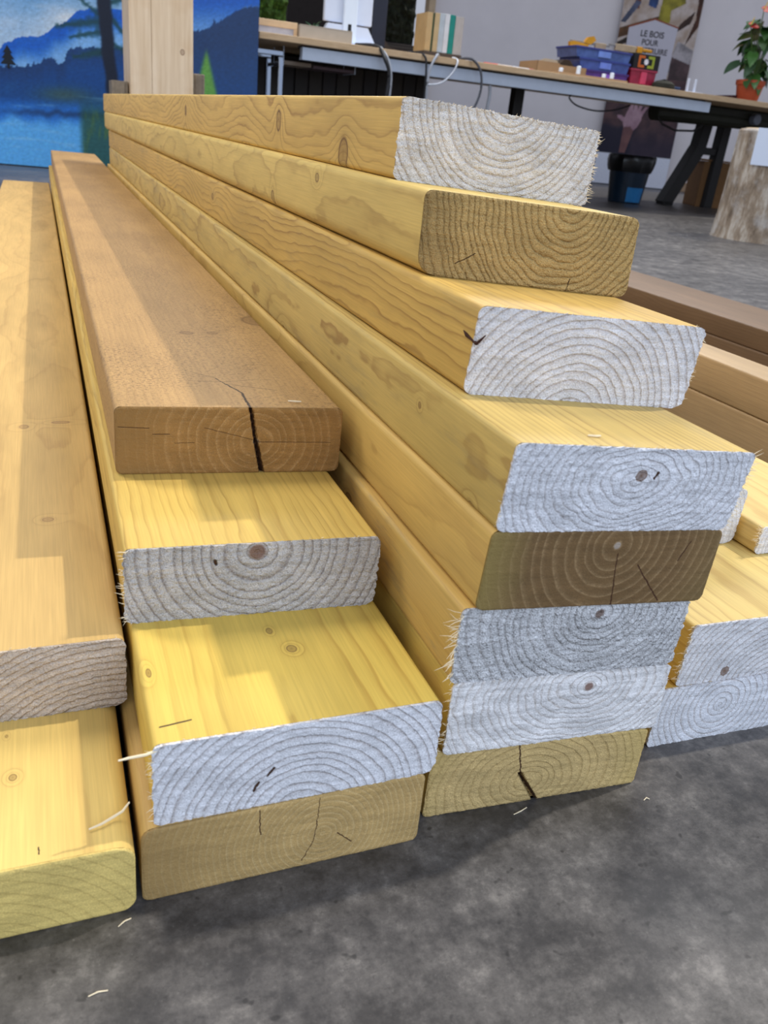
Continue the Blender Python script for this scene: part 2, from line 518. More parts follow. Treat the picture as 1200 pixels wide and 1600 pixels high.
    # ---- torn fibres along chosen rim sides
    if edge_fuzz:
        mb = MB()
        for (side, count, ln, rad, a, b_) in edge_fuzz:
            for _ in range(count):
                s = rng.uniform(a, b_)
                if side == 'L': u, v, d = 0.0, s, Vector((-1, rng.uniform(-1.0, 0.3), rng.uniform(-0.5, 0.6)))
                if side == 'R': u, v, d = 1.0, s, Vector((1, rng.uniform(-0.8, 0.3), rng.uniform(-0.6, 0.6)))
                if side == 'T': u, v, d = s, 1.0, Vector((rng.uniform(-1.0, 1.0), rng.uniform(-0.9, 0.1), 0.5))
                if side == 'B': u, v, d = s, 0.0, Vector((rng.uniform(-0.7, 0.7), -0.8, -0.25))
                iL, iR = inset(v, True), inset(v, False)
                u = min(max(u, iL), 1 - iR)
                p = quad(u, v); p.y = fy(u, v) + rng.uniform(-0.0006, 0.002)
                p.x += 0.0008 if u < 0.5 and side == 'L' else 0
                splinter_spikes(mb, rng, p, d, ln * rng.uniform(0.35, 1.0), rad * rng.uniform(0.6, 1.2))
        tag(mb.build('torn_fibres', FUZZ_M, root), kind='stuff')
    return root

# ring colours (linear)
Y_LATE = (0.42, 0.24, 0.07)
WH, WHL = (0.78, 0.765, 0.77), (0.36, 0.27, 0.20)
HUE = (1.05, 1.04, 0.86)
_ws = wood_side
def wood_side(name, seed, pith, base, late, *a, **k):
    return _ws(name, seed, pith, tuple(min(0.86, b_ * h_) for b_, h_ in zip(base, HUE)), late, *a, **k)
S = dict(
 c1=wood_side('wood_c1', 1, (0.06, 0.014), (0.50, 0.36, 0.12), Y_LATE),
 c2=wood_side('wood_c2', 2, (0.083, 0.037), (0.66, 0.46, 0.12), Y_LATE, stain=0.15),
 c3=wood_side('wood_c3', 3, (0.08, 0.041), (0.58, 0.385, 0.135), Y_LATE, stain=0.65, knots=[(0, 0.174, 0.036, 0.01, 0.006, 0.003)]),
 c4=wood_side('wood_c4', 4, (0.072, 0.041), (0.62, 0.415, 0.145), Y_LATE, strength=0.6),
 c5=wood_side('wood_c5', 5, (0.069, 0.032), (0.60, 0.435, 0.165), (0.31, 0.17, 0.05), spacing=0.004, strength=0.75, stain=0.35, knots=[
     (0, 0.034, 0.0107, 0.01, 0.0034, 0.0032), (0, 0.105, 0.0388, 0.01, 0.0022, 0.002), (0, 0.402, 0.009, 0.01, 0.007, 0.005)]),
 c6=wood_side('wood_c6', 6, (0.062, -0.008), (0.60, 0.395, 0.125), (0.31, 0.16, 0.04), spacing=0.0034, strength=0.75, stain=0.25, knots=[
     (0, 0.717, 0.0366, 0.01, 0.007, 0.004)]),
 c7=wood_side('wood_c7', 7, (0.05, 0.022), (0.68, 0.50, 0.19), (0.38, 0.23, 0.07), spacing=0.0052, strength=0.6, wander=0.02, wob=0.02, knots=[
     (0, 0.207, 0.044, 0.01, 0.005, 0.0035), (0, 0.341, 0.0173, 0.01, 0.006, 0.0065)]),
 c8=wood_side('wood_c8', 8, (0.072, 0.058), (0.64, 0.435, 0.155), (0.33, 0.18, 0.055), spacing=0.0036, strength=0.75, knots=[
     (0, 0.106, 0.0156, 0.01, 0.0115, 0.0125), (0, 0.292, 0.033, 0.01, 0.009, 0.010), (0, 0.813, 0.033, 0.01, 0.012, 0.012)]),
 b1=wood_side('wood_b1', 9, (0.088, 0.02), (0.50, 0.325, 0.12), Y_LATE),
 b2=wood_side('wood_b2', 10, (0.07, -0.012), (0.68, 0.49, 0.125), (0.46, 0.27, 0.05), spacing=0.009, strength=0.7, wob=0.012, knots=[
     (0.0784, 0.061, 0.0455, 0.0030, 0.0036, 0.02), (0.0708, 0.080, 0.0455, 0.0018, 0.003, 0.02), (0.0044, 0.055, 0.0455, 0.0014, 0.004, 0.02)],
     cracks=[(0.0049, 0.0125, 0.019, 0.0145, 0.0007)]),
 b3=wood_side('wood_b3', 11, (0.069, 0.04), (0.66, 0.46, 0.14), (0.40, 0.23, 0.05), spacing=0.0055, strength=0.7, wob=0.02, stain=0.1),
 b4=wood_side('wood_b4', 12, (0.085, 0.022), (0.46, 0.285, 0.135), (0.33, 0.18, 0.07), strength=0.35, wob=0.02, dirt=0.8, stain=0.25,
     stain_col=(0.26, 0.15, 0.06), knots=[(0.0706, 0.199, 0.045, 0.006, 0.006, 0.02), (0.0915, 0.200, 0.045, 0.005, 0.005, 0.02), (0.139, 0.25, 0.045, 0.014, 0.02, 0.02)],
     knot_col=(0.20, 0.11, 0.045),
     cracks=[(0.0805, -0.002, 0.0817, 0.036, 0.0011), (0.0817, 0.036, 0.0748, 0.055, 0.0009), (0.0748, 0.055, 0.0708, 0.069, 0.0005),
             (0.0708, 0.069, 0.0577, 0.082, 0.00035), (0.0748, 0.055, 0.1068, 0.040, 0.0004), (0.0577, 0.062, 0.0748, 0.060, 0.0004), (0.0748, 0.060, 0.10, 0.066, 0.0003)]),
 a1=wood_side('wood_a1', 13, (0.09, -0.05), (0.74, 0.53, 0.20), (0.48, 0.29, 0.09), spacing=0.007, strength=0.6, wob=0.006, knots=[
     (0.0873, 0.058, 0.0445, 0.0020, 0.0026, 0.02), (0.0837, 0.090, 0.0445, 0.0008, 0.0014, 0.02)], cracks=[(0.0985, 0.010, 0.099, 0.006, 0.00045)]),
 a2=wood_side('wood_a2', 14, (0.10, -0.09), (0.56, 0.375, 0.165), (0.42, 0.255, 0.09), spacing=0.006, strength=0.5, knots=[
     (0.1142, 0.349, 0.045, 0.008, 0.004, 0.02), (0.1016, 0.153, 0.045, 0.004, 0.0035, 0.02), (0.085, 0.34, 0.045, 0.004, 0.005, 0.02)], knot_col=(0.30, 0.17, 0.07)),
 d1=wood_side('wood_d1', 15, (0.05, 0.03), (0.60, 0.41, 0.12), Y_LATE),
 d2=wood_side('wood_d2', 16, (0.07, -0.01), (0.70, 0.53, 0.23), Y_LATE, spacing=0.006, stain=0.15),
 x1=wood_side('wood_x1', 17, (0.07, 0.02), (0.60, 0.41, 0.12), Y_LATE),
 x2=wood_side('wood_x2', 18, (0.02, -0.02), (0.70, 0.52, 0.24), Y_LATE, spacing=0.008, strength=0.7),
 a0=wood_side('wood_a0', 19, (0.07, -0.03), (0.36, 0.23, 0.12), (0.25, 0.15, 0.07)),
 beam=wood_side('wood_beam', 20, (0.05, -0.06), (0.44, 0.31, 0.20), (0.34, 0.23, 0.14), strength=0.4),
 dark=wood_side('wood_dark', 21, (0.05, -0.06), (0.165, 0.10, 0.062), (0.10, 0.055, 0.03), strength=0.4),
)
EN = dict(
 c1=wood_end('end_c1', 1, (0.062, 0.015), (0.58, 0.42, 0.185), (0.36, 0.235, 0.085), spacing=0.0055, strength=0.55, speck=0.25,
     squash=1.2, wob=0.01, edge=(0.05, 0.10, (0.55, 0.41, 0.14)), cracks=[(0.052, 0.043, 0.056, 0.022, 0.0005), (0.056, 0.022, 0.070, 0.001, 0.0011)]),
 c2=wood_end('end_c2', 2, (0.083, 0.037), WH, WHL, spacing=0.005, strength=0.5, wob=0.026, speck=0.25, squash=1.4, rows=0.16, pith_dot=(0.0032, (0.30, 0.20, 0.17))),
 c3=wood_end('end_c3', 3, (0.08, 0.041), (0.84, 0.84, 0.86), (0.30, 0.25, 0.22), spacing=0.005, strength=0.42, speck=0.5, bump=1.0, relief=0.002, squash=1.2, wob=0.012, pith_dot=(0.0034, (0.33, 0.25, 0.22))),
 c4=wood_end('end_c4', 4, (0.072, 0.041), (0.17, 0.10, 0.042), (0.38, 0.255, 0.13), spacing=0.0058, strength=0.6, speck=0.3, bump=0.4,
     edge=(0.045, 0.11, (0.22, 0.155, 0.06)), band=(0.028, 0.004, (0.30, 0.22, 0.07)), pith_dot=(0.0023, (0.40, 0.33, 0.27)),
     cracks=[(0.0735, 0.036, 0.079, 0.002, 0.0005), (0.088, 0.028, 0.108, 0.004, 0.0005), (0.118, 0.039, 0.113, 0.028, 0.0005)]),
 c5=wood_end('end_c5', 5, (0.069, 0.032), (0.74, 0.745, 0.79), (0.32, 0.27, 0.25), spacing=0.0046, strength=0.55, wob=0.024, speck=0.45, squash=1.5,
     knots=[(0.071, 0, 0.036, 0.0030, 0.02, 0.0030)], cracks=[(0.079, 0.034, 0.0805, 0.037, 0.0008)]),
 c6=wood_end('end_c6', 6, (0.062, -0.008), (0.74, 0.73, 0.76), (0.34, 0.26, 0.21), spacing=0.0048, strength=0.75, wob=0.006, speck=0.4),
 c7=wood_end('end_c7', 7, (0.093, 0.052), (0.66, 0.45, 0.18), (0.30, 0.17, 0.05), spacing=0.0042, strength=0.75, speck=0.25, bump=1.0, relief=0.002, wob=0.016,
     band=(0.03, 0.0, (0.33, 0.215, 0.085)), cracks=[(0.022, 0.016, 0.034, 0.022, 0.0003), (0.096, 0.001, 0.098, 0.010, 0.0004)]),
 c8=wood_end('end_c8', 8, (0.072, 0.058), (0.84, 0.80, 0.77), (0.46, 0.33, 0.22), spacing=0.0048, strength=0.6, speck=0.3, bump=0.9, relief=0.0014, wob=0.006),
 b1=wood_end('end_b1', 9, (0.088, 0.02), (0.46, 0.305, 0.12), (0.64, 0.48, 0.24), spacing=0.0032, strength=0.55, speck=0.2, bump=0.4,
     band=(0.06, 0.0, (0.30, 0.19, 0.07)), cracks=[(0.055, 0.044, 0.056, 0.028, 0.0004), (0.085, 0.044, 0.084, 0.018, 0.0003), (0.084, 0.018, 0.078, 0.004, 0.0003), (0.096, 0.018, 0.104, 0.010, 0.0004)]),
 b2=wood_end('end_b2', 10, (0.07, -0.012), (0.74, 0.74, 0.78), (0.30, 0.25, 0.23), spacing=0.0048, strength=0.75, wob=0.006, speck=0.3,
     cracks=[(0.0455, 0.010, 0.048, 0.0145, 0.0008), (0.052, 0.018, 0.055, 0.0215, 0.0009)]),
 b3=wood_end('end_b3', 11, (0.069, 0.04), (0.60, 0.575, 0.56), (0.24, 0.19, 0.165), spacing=0.0056, strength=0.75, speck=0.4, bump=0.9, relief=0.0013, wob=0.004, pith_dot=(0.0055, (0.28, 0.18, 0.14)),
     cracks=[(0.0465, 0.036, 0.0468, 0.034, 0.0011)]),
 b4=wood_end('end_b4', 12, (0.085, 0.022), (0.31, 0.165, 0.05), (0.54, 0.33, 0.14), spacing=0.006, strength=0.5, speck=0.4, bump=0.5,
     pith_dot=(0.0022, (0.33, 0.27, 0.22)), wob=0.008, edge=(0.04, 0.09, (0.29, 0.165, 0.055)),
     cracks=[(0.0805, 0.046, 0.085, 0.022, 0.0012), (0.085, 0.022, 0.090, 0.001, 0.0016), (0.085, 0.023, 0.053, 0.032, 0.00022), (0.085, 0.022, 0.134, 0.021, 0.00022), (0.002, 0.033, 0.02, 0.032, 0.0003), (0.022, 0.028, 0.032, 0.028, 0.0003), (0.035, 0.022, 0.047, 0.022, 0.0002)]),
 a1=wood_end('end_a1', 13, (0.070, -0.02), (0.70, 0.53, 0.175), (0.50, 0.36, 0.11), spacing=0.0065, strength=0.5, speck=0.15, bump=0.35),
 a2=wood_end('end_a2', 14, (0.13, -0.055), (0.64, 0.545, 0.46), (0.34, 0.235, 0.16), spacing=0.0042, strength=0.75, speck=0.3, bump=0.9, relief=0.0013),
 d1=wood_end('end_d1', 15, (0.05, 0.026), (0.74, 0.75, 0.80), (0.36, 0.29, 0.25), spacing=0.0045, strength=0.6, speck=0.3),
 d2=wood_end('end_d2', 16, (0.075, -0.01), (0.72, 0.715, 0.74), (0.36, 0.28, 0.23), spacing=0.0045, strength=0.7, speck=0.3, knots=[(0.036, 0, 0.007, 0.003, 0.02, 0.0035)]),
 x1=wood_end('end_x1', 17, (0.07, 0.0), (0.76, 0.76, 0.79), (0.4, 0.32, 0.26), strength=0.4, speck=0.3),
 x2=wood_end('end_x2', 18, (0.06, 0.0), (0.76, 0.75, 0.77), (0.4, 0.32, 0.26), strength=0.4, speck=0.3),
 a0=wood_end('end_a0', 19, (0.06, 0.0), (0.30, 0.2, 0.1), (0.2, 0.12, 0.05)),
 beam=wood_end('end_beam', 20, (0.06, 0.0), (0.32, 0.22, 0.12), (0.2, 0.12, 0.05)),
 dark=wood_end('end_dark', 21, (0.06, 0.0), (0.13, 0.08, 0.05), (0.2, 0.12, 0.05)),
)

def stack(rows, G):
    """rows bottom to top; every board rests on the top plane of the one below"""
    prev = None
    for rw in rows:
        xL, xR = rw['x']
        if prev is None: zb = (0.0, 0.0)
        else:
            (pl, pr), (pzl, pzr) = prev
            g = lambda x: pzl + (pzr - pzl) * (x - pl) / (pr - pl) + 0.0002
            zb = (g(xL), g(xR))
        k = rw['k']
        plank(rw['label'], rw['x'], rw['f'], zb, rw['z'], rw.get('far', 2.75), rw.get('yaw', 0), S[k], EN[k], group=G, seed=rw['s'], **rw.get('o', {}))
        prev = (rw['x'], rw['z'])

GC = 'boards of the tall middle stack'
stack([
 dict(k='c1', s=1, x=(0.1745, 0.3107), f=(0.3164, 0.3101, 0.3112, 0.3177), z=(0.0468, 0.0413), far=2.74,
      label='olive board with a split end on the floor, lowest of the tall stack', o=dict(cracks=[(0.056, 0.022, 0.070, -0.002, 0.0014, 0.006)], radius=0.003)),
 dict(k='c2', s=2, x=(0.1788, 0.3147), f=(0.3124, 0.3112, 0.3113, 0.3132), z=(0.0932, 0.0850), far=2.74,
      label='board with smooth bluish white end and dark pith, second from the floor, tall stack',
      o=dict(fuzz=0.0007, edge_fuzz=[('L', 26, 0.005, 0.00022, 0.1, 0.95), ('R', 10, 0.003, 0.0002, 0.1, 0.9)], radius=0.003)),
 dict(k='c3', s=3, x=(0.1767, 0.3144), f=(0.3107, 0.3099, 0.3120, 0.3126), z=(0.1379, 0.1278), far=2.74,
      label='board with very rough white end and torn left edge, third from the floor',
      o=dict(fuzz=0.0012, rough_end=0.0006, edge_fuzz=[('L', 46, 0.012, 0.0003, 0.05, 0.95), ('B', 10, 0.004, 0.0002, 0, 0.5)], radius=0.003)),
 dict(k='c4', s=4, x=(0.1819, 0.3202), f=(0.3035, 0.3059, 0.3082, 0.3086), z=(0.1829, 0.1718), far=2.74,
      label='board with dark brown ringed end, fourth from floor of the tall stack', o=dict(rough_end=0.0001, radius=0.0045)),
 dict(k='c5', s=5, x=(0.1828, 0.3191), f=(0.2969, 0.2987, 0.3057, 0.3027), z=(0.2279, 0.2168), far=2.72, yaw=0.002,
      label='board with wide bluish white end lying on the dark brown ended board',
      o=dict(fuzz=0.0010, rough_end=0.0004, edge_fuzz=[('R', 44, 0.008, 0.00022, 0.05, 0.98), ('T', 40, 0.0022, 0.0002, 0.02, 0.98), ('L', 14, 0.0025, 0.0002, 0.05, 0.5)], radius=0.0035)),
 dict(k='c6', s=6, x=(0.1917, 0.3293), f=(0.3637, 0.3646, 0.3706, 0.3698), z=(0.2724, 0.2632), far=2.73, yaw=-0.0015,
      label='board with white arched-ring end and dark bark pocket at its upper left corner',
      o=dict(fuzz=0.0009, edge_fuzz=[('R', 22, 0.004, 0.00022, 0.05, 0.95), ('T', 24, 0.002, 0.0002, 0.02, 0.98)], radius=0.004, wane={'BR': 0.006})),
 dict(k='c7', s=7, x=(0.1934, 0.3335), f=(0.4483, 0.4461, 0.4452, 0.4484), z=(0.3173, 0.3100), far=2.78, yaw=-0.005,
      label='board with coarse tan end and chipped lower left corner, second from the top',
      o=dict(rough_end=0.0003, radius=0.005, wane={'BL': 0.010, 'TL': 0.005, 'BR': 0.006})),
 dict(k='c8', s=8, x=(0.2037, 0.3423), f=(0.5197, 0.5196, 0.5229, 0.5243), z=(0.3636, 0.3555), far=2.82, yaw=-0.009,
      label='topmost board of the tall stack with splintery white end and oval side knot',
      o=dict(fuzz=0.0016, rough_end=0.0005, edge_fuzz=[('R', 60, 0.0055, 0.00026, 0.0, 1.0), ('T', 60, 0.0024, 0.00028, 0.15, 1.0), ('B', 14, 0.004, 0.00025, 0.75, 1.0)], radius=0.0035)),
], GC)

GB = 'boards of the middle stack left of the tall one'
stack([
 dict(k='b1', s=9, x=(0.0233, 0.1655), f=(0.3008, 0.3039, 0.3040, 0.3023), z=(0.0452, 0.0458), far=3.19,
      label='brown ended board on the floor, lowest in the four-board stack', o=dict(rough_end=0.00015, radius=0.004, wane={'TL': 0.006})),
 dict(k='b2', s=10, x=(0.0296, 0.1693), f=(0.3033, 0.3042, 0.3040, 0.3032), z=(0.0907, 0.0902), far=3.19,
      label='bright yellow topped board with bluish white end and two knots near its front',
      o=dict(fuzz=0.0009, edge_fuzz=[('L', 26, 0.006, 0.00025, 0.02, 0.95), ('T', 10, 0.002, 0.0002, 0.0, 0.6), ('R', 5, 0.006, 0.0002, 0.2, 0.5)], radius=0.0035, wane={'BR': 0.006})),
 dict(k='b3', s=11, x=(0.0276, 0.1663), f=(0.4038, 0.3984, 0.4000, 0.4060), z=(0.1360, 0.1349), far=3.2,
      label='board with grey white end and centred pith under the cracked brown board',
      o=dict(fuzz=0.0012, rough_end=0.0005, edge_fuzz=[('L', 40, 0.006, 0.00028, 0.0, 1.0), ('B', 26, 0.004, 0.00025, 0.0, 0.5), ('T', 16, 0.002, 0.0002, 0, 1)], radius=0.003, wane={'BR': 0.006})),
 dict(k='b4', s=12, x=(0.0316, 0.1719), f=(0.5020, 0.4940, 0.4965, 0.5061), z=(0.1808, 0.1792), far=3.24, yaw=0.002,
      label='weathered tan board with dark brown cracked end, topmost in the four-board stack',
      o=dict(rough_end=0.00015, radius=0.004, cracks=[(0.0805, 0.047, 0.085, 0.022, 0.0012, 0.006), (0.085, 0.022, 0.090, -0.002, 0.0015, 0.007)])),
], GB)

GA = 'two boards of the left stack'
stack([
 dict(k='a1', s=13, x=(-0.1182, 0.0202), f=(0.2938, 0.2938, 0.2995, 0.2984), z=(0.0447, 0.0449), far=3.0,
      label='pale yellow board with rounded olive end on the floor at far left', o=dict(rough_end=0.00008, radius=0.008)),
 dict(k='a2', s=14, x=(-0.1114, 0.0256), f=(0.3930, 0.3930, 0.3970, 0.3962), z=(0.0895, 0.0899), far=3.1,
      label='long tan board with pinkish white rough end resting on the pale yellow board at left',
      o=dict(fuzz=0.0008, rough_end=0.0005, edge_fuzz=[('T', 16, 0.0025, 0.0002, 0.2, 1.0)], radius=0.004, wane={'BR': 0.006})),
], GA)

GD = 'boards of the low right stack'
stack([
 dict(k='d1', s=15, x=(0.3390, 0.4770), f=(0.336, 0.334, 0.335, 0.337), z=(0.0451, 0.0450), far=2.7,
      label='bluish white ended board on the floor, lowest of the right stack', o=dict(fuzz=0.0006, radius=0.003)),
 dict(k='d2', s=16, x=(0.3492, 0.4876), f=(0.335, 0.333, 0.335, 0.3374), z=(0.0908, 0.0900), far=2.7,
      label='yellow board with white end and fringed left edge, second from floor of the right stack',
      o=dict(fuzz=0.0009, edge_fuzz=[('L', 44, 0.006, 0.00022, 0.1, 1.0)], radius=0.003)),
], GD)
plank('barely visible white ended board on the right stack, peeping from behind the tall one', (0.3250, 0.4600), (0.428, 0.428, 0.430, 0.430),
      (0.0911, 0.0905), (0.1355, 0.1350), 2.6, 0, S['x1'], EN['x1'], fuzz=0.0006, radius=0.006, seed=17, group=GD)
plank('thin yellow board with hairy white end on top of the right stack', (0.4640, 0.5760), (0.409, 0.409, 0.409, 0.410),
      (0.0906, 0.0906), (0.1120, 0.1120), 2.6, 0, S['x2'], EN['x2'], fuzz=0.0010, radius=0.003, seed=18, group=GD,
      edge_fuzz=[('L', 40, 0.009, 0.0003, 0.3, 1.0)])

plank('brown board end on the floor beyond the left stack', (-0.31, -0.165), (0.45, 0.45, 0.45, 0.45), (0, 0), (0.047, 0.047), 3.85, 0, S['a0'], EN['a0'],
      seed=19, group='brown timbers behind the stacks', nu=20, nv=8)
for lab, x, z0, z1, k, f0, gp, sd1 in [
    ('thick pale brown beam on the floor right of the stacks', (0.70, 0.80), 0.0, 0.100, 'beam', 0.42, 0, 20),
    ('upper pale brown beam with lit top edge right of the stacks', (0.70, 0.752), 0.1002, 0.142, 'beam', 0.43, 0, 22),
    ('lower dark brown timber on the floor behind the pale beams', (1.0, 1.15), 0.0, 0.0905, 'dark', 0.6, 0, 23),
    ('upper dark brown timber with lighter top lying behind the pale beams', (1.002, 1.152), 0.0907, 0.1235, 'dark', 0.6, 0, 24)]:
    plank(lab, x, (f0,) * 4, (z0, z0), (z1, z1), 3.4, 0, S[k], EN[k], seed=sd1, group='brown timbers behind the stacks', nu=20, nv=8, radius=0.0025)

# loose slivers
def sliver(name, label, pts, rad, flat=0.35):
    mb = MB()
    n = len(pts)
    mb.tube(pts, rad, 6, 0, [0.35 + 0.65 * math.sin(math.pi * (i + 0.6) / (n + 0.4)) for i in range(n)])
    z0 = min(v[2] for v in mb.v)
    o = mb.build(name, FUZZ_M)
    tag(o, label, 'wood sliver', 'loose wood slivers')
    return o
sliver('wood_sliver', 'pale curved sliver lying across the pale yellow board at left', [(0.0015, 0.3075, 0.0462), (0.007, 0.309, 0.0465), (0.012, 0.3115, 0.0468), (0.0165, 0.3135, 0.0475), (0.020, 0.317, 0.049)], 0.0007)
sliver('wood_sliver', 'short pale sliver on the weathered tan board near its front edge', [(0.139, 0.508, 0.1806), (0.143, 0.506, 0.1808), (0.147, 0.506, 0.1806)], 0.0006)
sliver('wood_sliver', 'small chip on the yellow top of the wide bluish white ended board', [(0.228, 0.311, 0.2248), (0.232, 0.310, 0.2246), (0.235, 0.311, 0.2243)], 0.0006)
c6root = [o for o in COL.objects if o.type == 'EMPTY' and 'bark pocket' in o.get('label', '')][0]
bark_m = simple('dark_bark', (58, 26, 14), 0.85, var=0.3, scale=200)
mb = MB()
mb.tube([(0.0006, 0.017, 0.0412), (-0.0001, 0.011, 0.0398), (0.0, 0.005, 0.0388), (0.0004, 0.0002, 0.0378)], 0.0011, 6, 0, [0.3, 1.0, 0.6, 0.8])
mb.tube([(0.0004, 0.0002, 0.0378), (0.0020, -0.0005, 0.0398), (0.0045, -0.0004, 0.0422)], 0.0008, 6, 0, [1.0, 0.8, 0.3])
mb.build('bark_pocket', bark_m, c6root)
SPOTS = [(-0.0033, 0.2595), (0.3075, 0.296), (0.226, 0.306), (0.0113, 0.291)]
for lab, pts in (('tiny tan sliver on the concrete at the lower left', [(0.0, 0.0, 0), (0.004, 0.001, 0), (0.008, 0.0005, 0)]),
                 ('pale crumb on the concrete right of the split olive end', [(0, 0, 0), (0.0025, 0.001, 0.0006), (0.004, 0, 0)]),
                 ('white sliver on the concrete under the split olive end', [(0, 0, 0), (0.005, 0.001, 0.0003), (0.010, 0.003, 0)]),
                 ('white sliver on the concrete below the rounded olive end', [(0, 0, 0), (0.003, 0.002, 0.0003), (0.006, 0.003, 0)])):
    ox, oy = SPOTS.pop(0)
    sliver('wood_sliver', lab, [(ox + a, oy + b_, 0.0004 + c_) for a, b_, c_ in pts], 0.00035)
b2root = [o for o in COL.objects if o.type == 'EMPTY' and o.get('label', '').startswith('bright yellow topped')][0]
mb = MB(); mb.tube([(0.004, 0.001, 0.0425), (-0.003, -0.001, 0.0423), (-0.010, -0.001, 0.0420), (-0.0145, -0.002, 0.0423)], 0.0007, 6, 0, [1, 1, 0.9, 0.6])
mb.build('long_splinter', FUZZ_M, b2root)

# ------------------------------------------------------------------ column, mural
pil = empty('timber_column', (0.42, 3.55, 0))
tag(pil, 'square pale timber column with a knot standing behind the stacks', 'column')
t = NT('column_wood')
co = t.n('ShaderNodeTexCoord').outputs['Object']
g1 = t.noise(t.vmath('MULTIPLY', co, (1, 1, 0.06)), 60, 3, 0.6)
g2 = t.noise(co, 5, 3, 0.6)
kd = t.vmath('LENGTH', t.vmath('MULTIPLY', t.vmath('SUBTRACT', co, (0.073, -0.14, 0.525)), (110, 20, 90)))
c = t.mix(t.mapr(g1, 0.3, 0.7, 0, 1), lin((216, 192, 160)), lin((236, 217, 190)))
c = t.mix(t.math('MULTIPLY', t.mapr(g2, 0.5, 0.7, 0, 1), 0.4), c, lin((190, 150, 100)))
c = t.mix(t.ramp(kd, [(0.0, 0.6), (0.55, 0.35), (0.75, 0.95), (0.98, 0.0)]), c, lin((110, 72, 45)))
t.color(c); t.bump(g1, 0.1, 0.001)
colm = t.set(0.6, 0, 0.3)
for (a, b_) in ((-0.105, -0.032), (-0.031, 0.110)):      # two glued lamellae
    mb = MB(); mb.box(a, b_, -0.135, 0.125, 0, 3.2, 0.0015)
    mb.build('lamella', colm, pil)
stub_m = simple('grey_weathered_wood', (128, 118, 104), 0.75, var=0.2, scale=40)
for lab, (x0, x1, z) in (('grey wooden stub at the left foot of the timber column', (0.255, 0.311, 0.415)), ('grey wooden stub at the right foot of the timber column', (0.534, 0.580, 0.465))):
    mb = MB()
    mb.box(x0, x1, 3.47, 3.60, 0, z, 0.003)
    mb.box(x0 + 0.012, x1 - 0.012, 3.465, 3.47, 0, z - 0.004, 0.001)
    tag(mb.build('wooden_stub', stub_m), lab, 'wood stub', 'stubs beside the column')

def sm(a, b_, x):
    t = max(0.0, min(1.0, (x - a) / (b_ - a) if b_ != a else 0)); return t * t * (3 - 2 * t)
def mixc(a, b_, f):
    f = max(0.0, min(1.0, f)); return tuple(a[i] + (b_[i] - a[i]) * f for i in range(3))
def nz(x, y, s=0.0): return noise.noise(Vector((x, y, s)))
def fbm(x, y, s=0.0): return nz(x, y, s) + 0.5 * nz(2.1 * x, 2.1 * y, s + 3) + 0.25 * nz(4.3 * x, 4.3 * y, s + 7)

def polygon_in(pts, x, y):
    c = False; j = len(pts) - 1
    for i in range(len(pts)):
        xi, yi = pts[i]; xj, yj = pts[j]
        if (yi > y) != (yj > y) and x < (xj - xi) * (y - yi) / (yj - yi) + xi: c = not c
        j = i
    return c

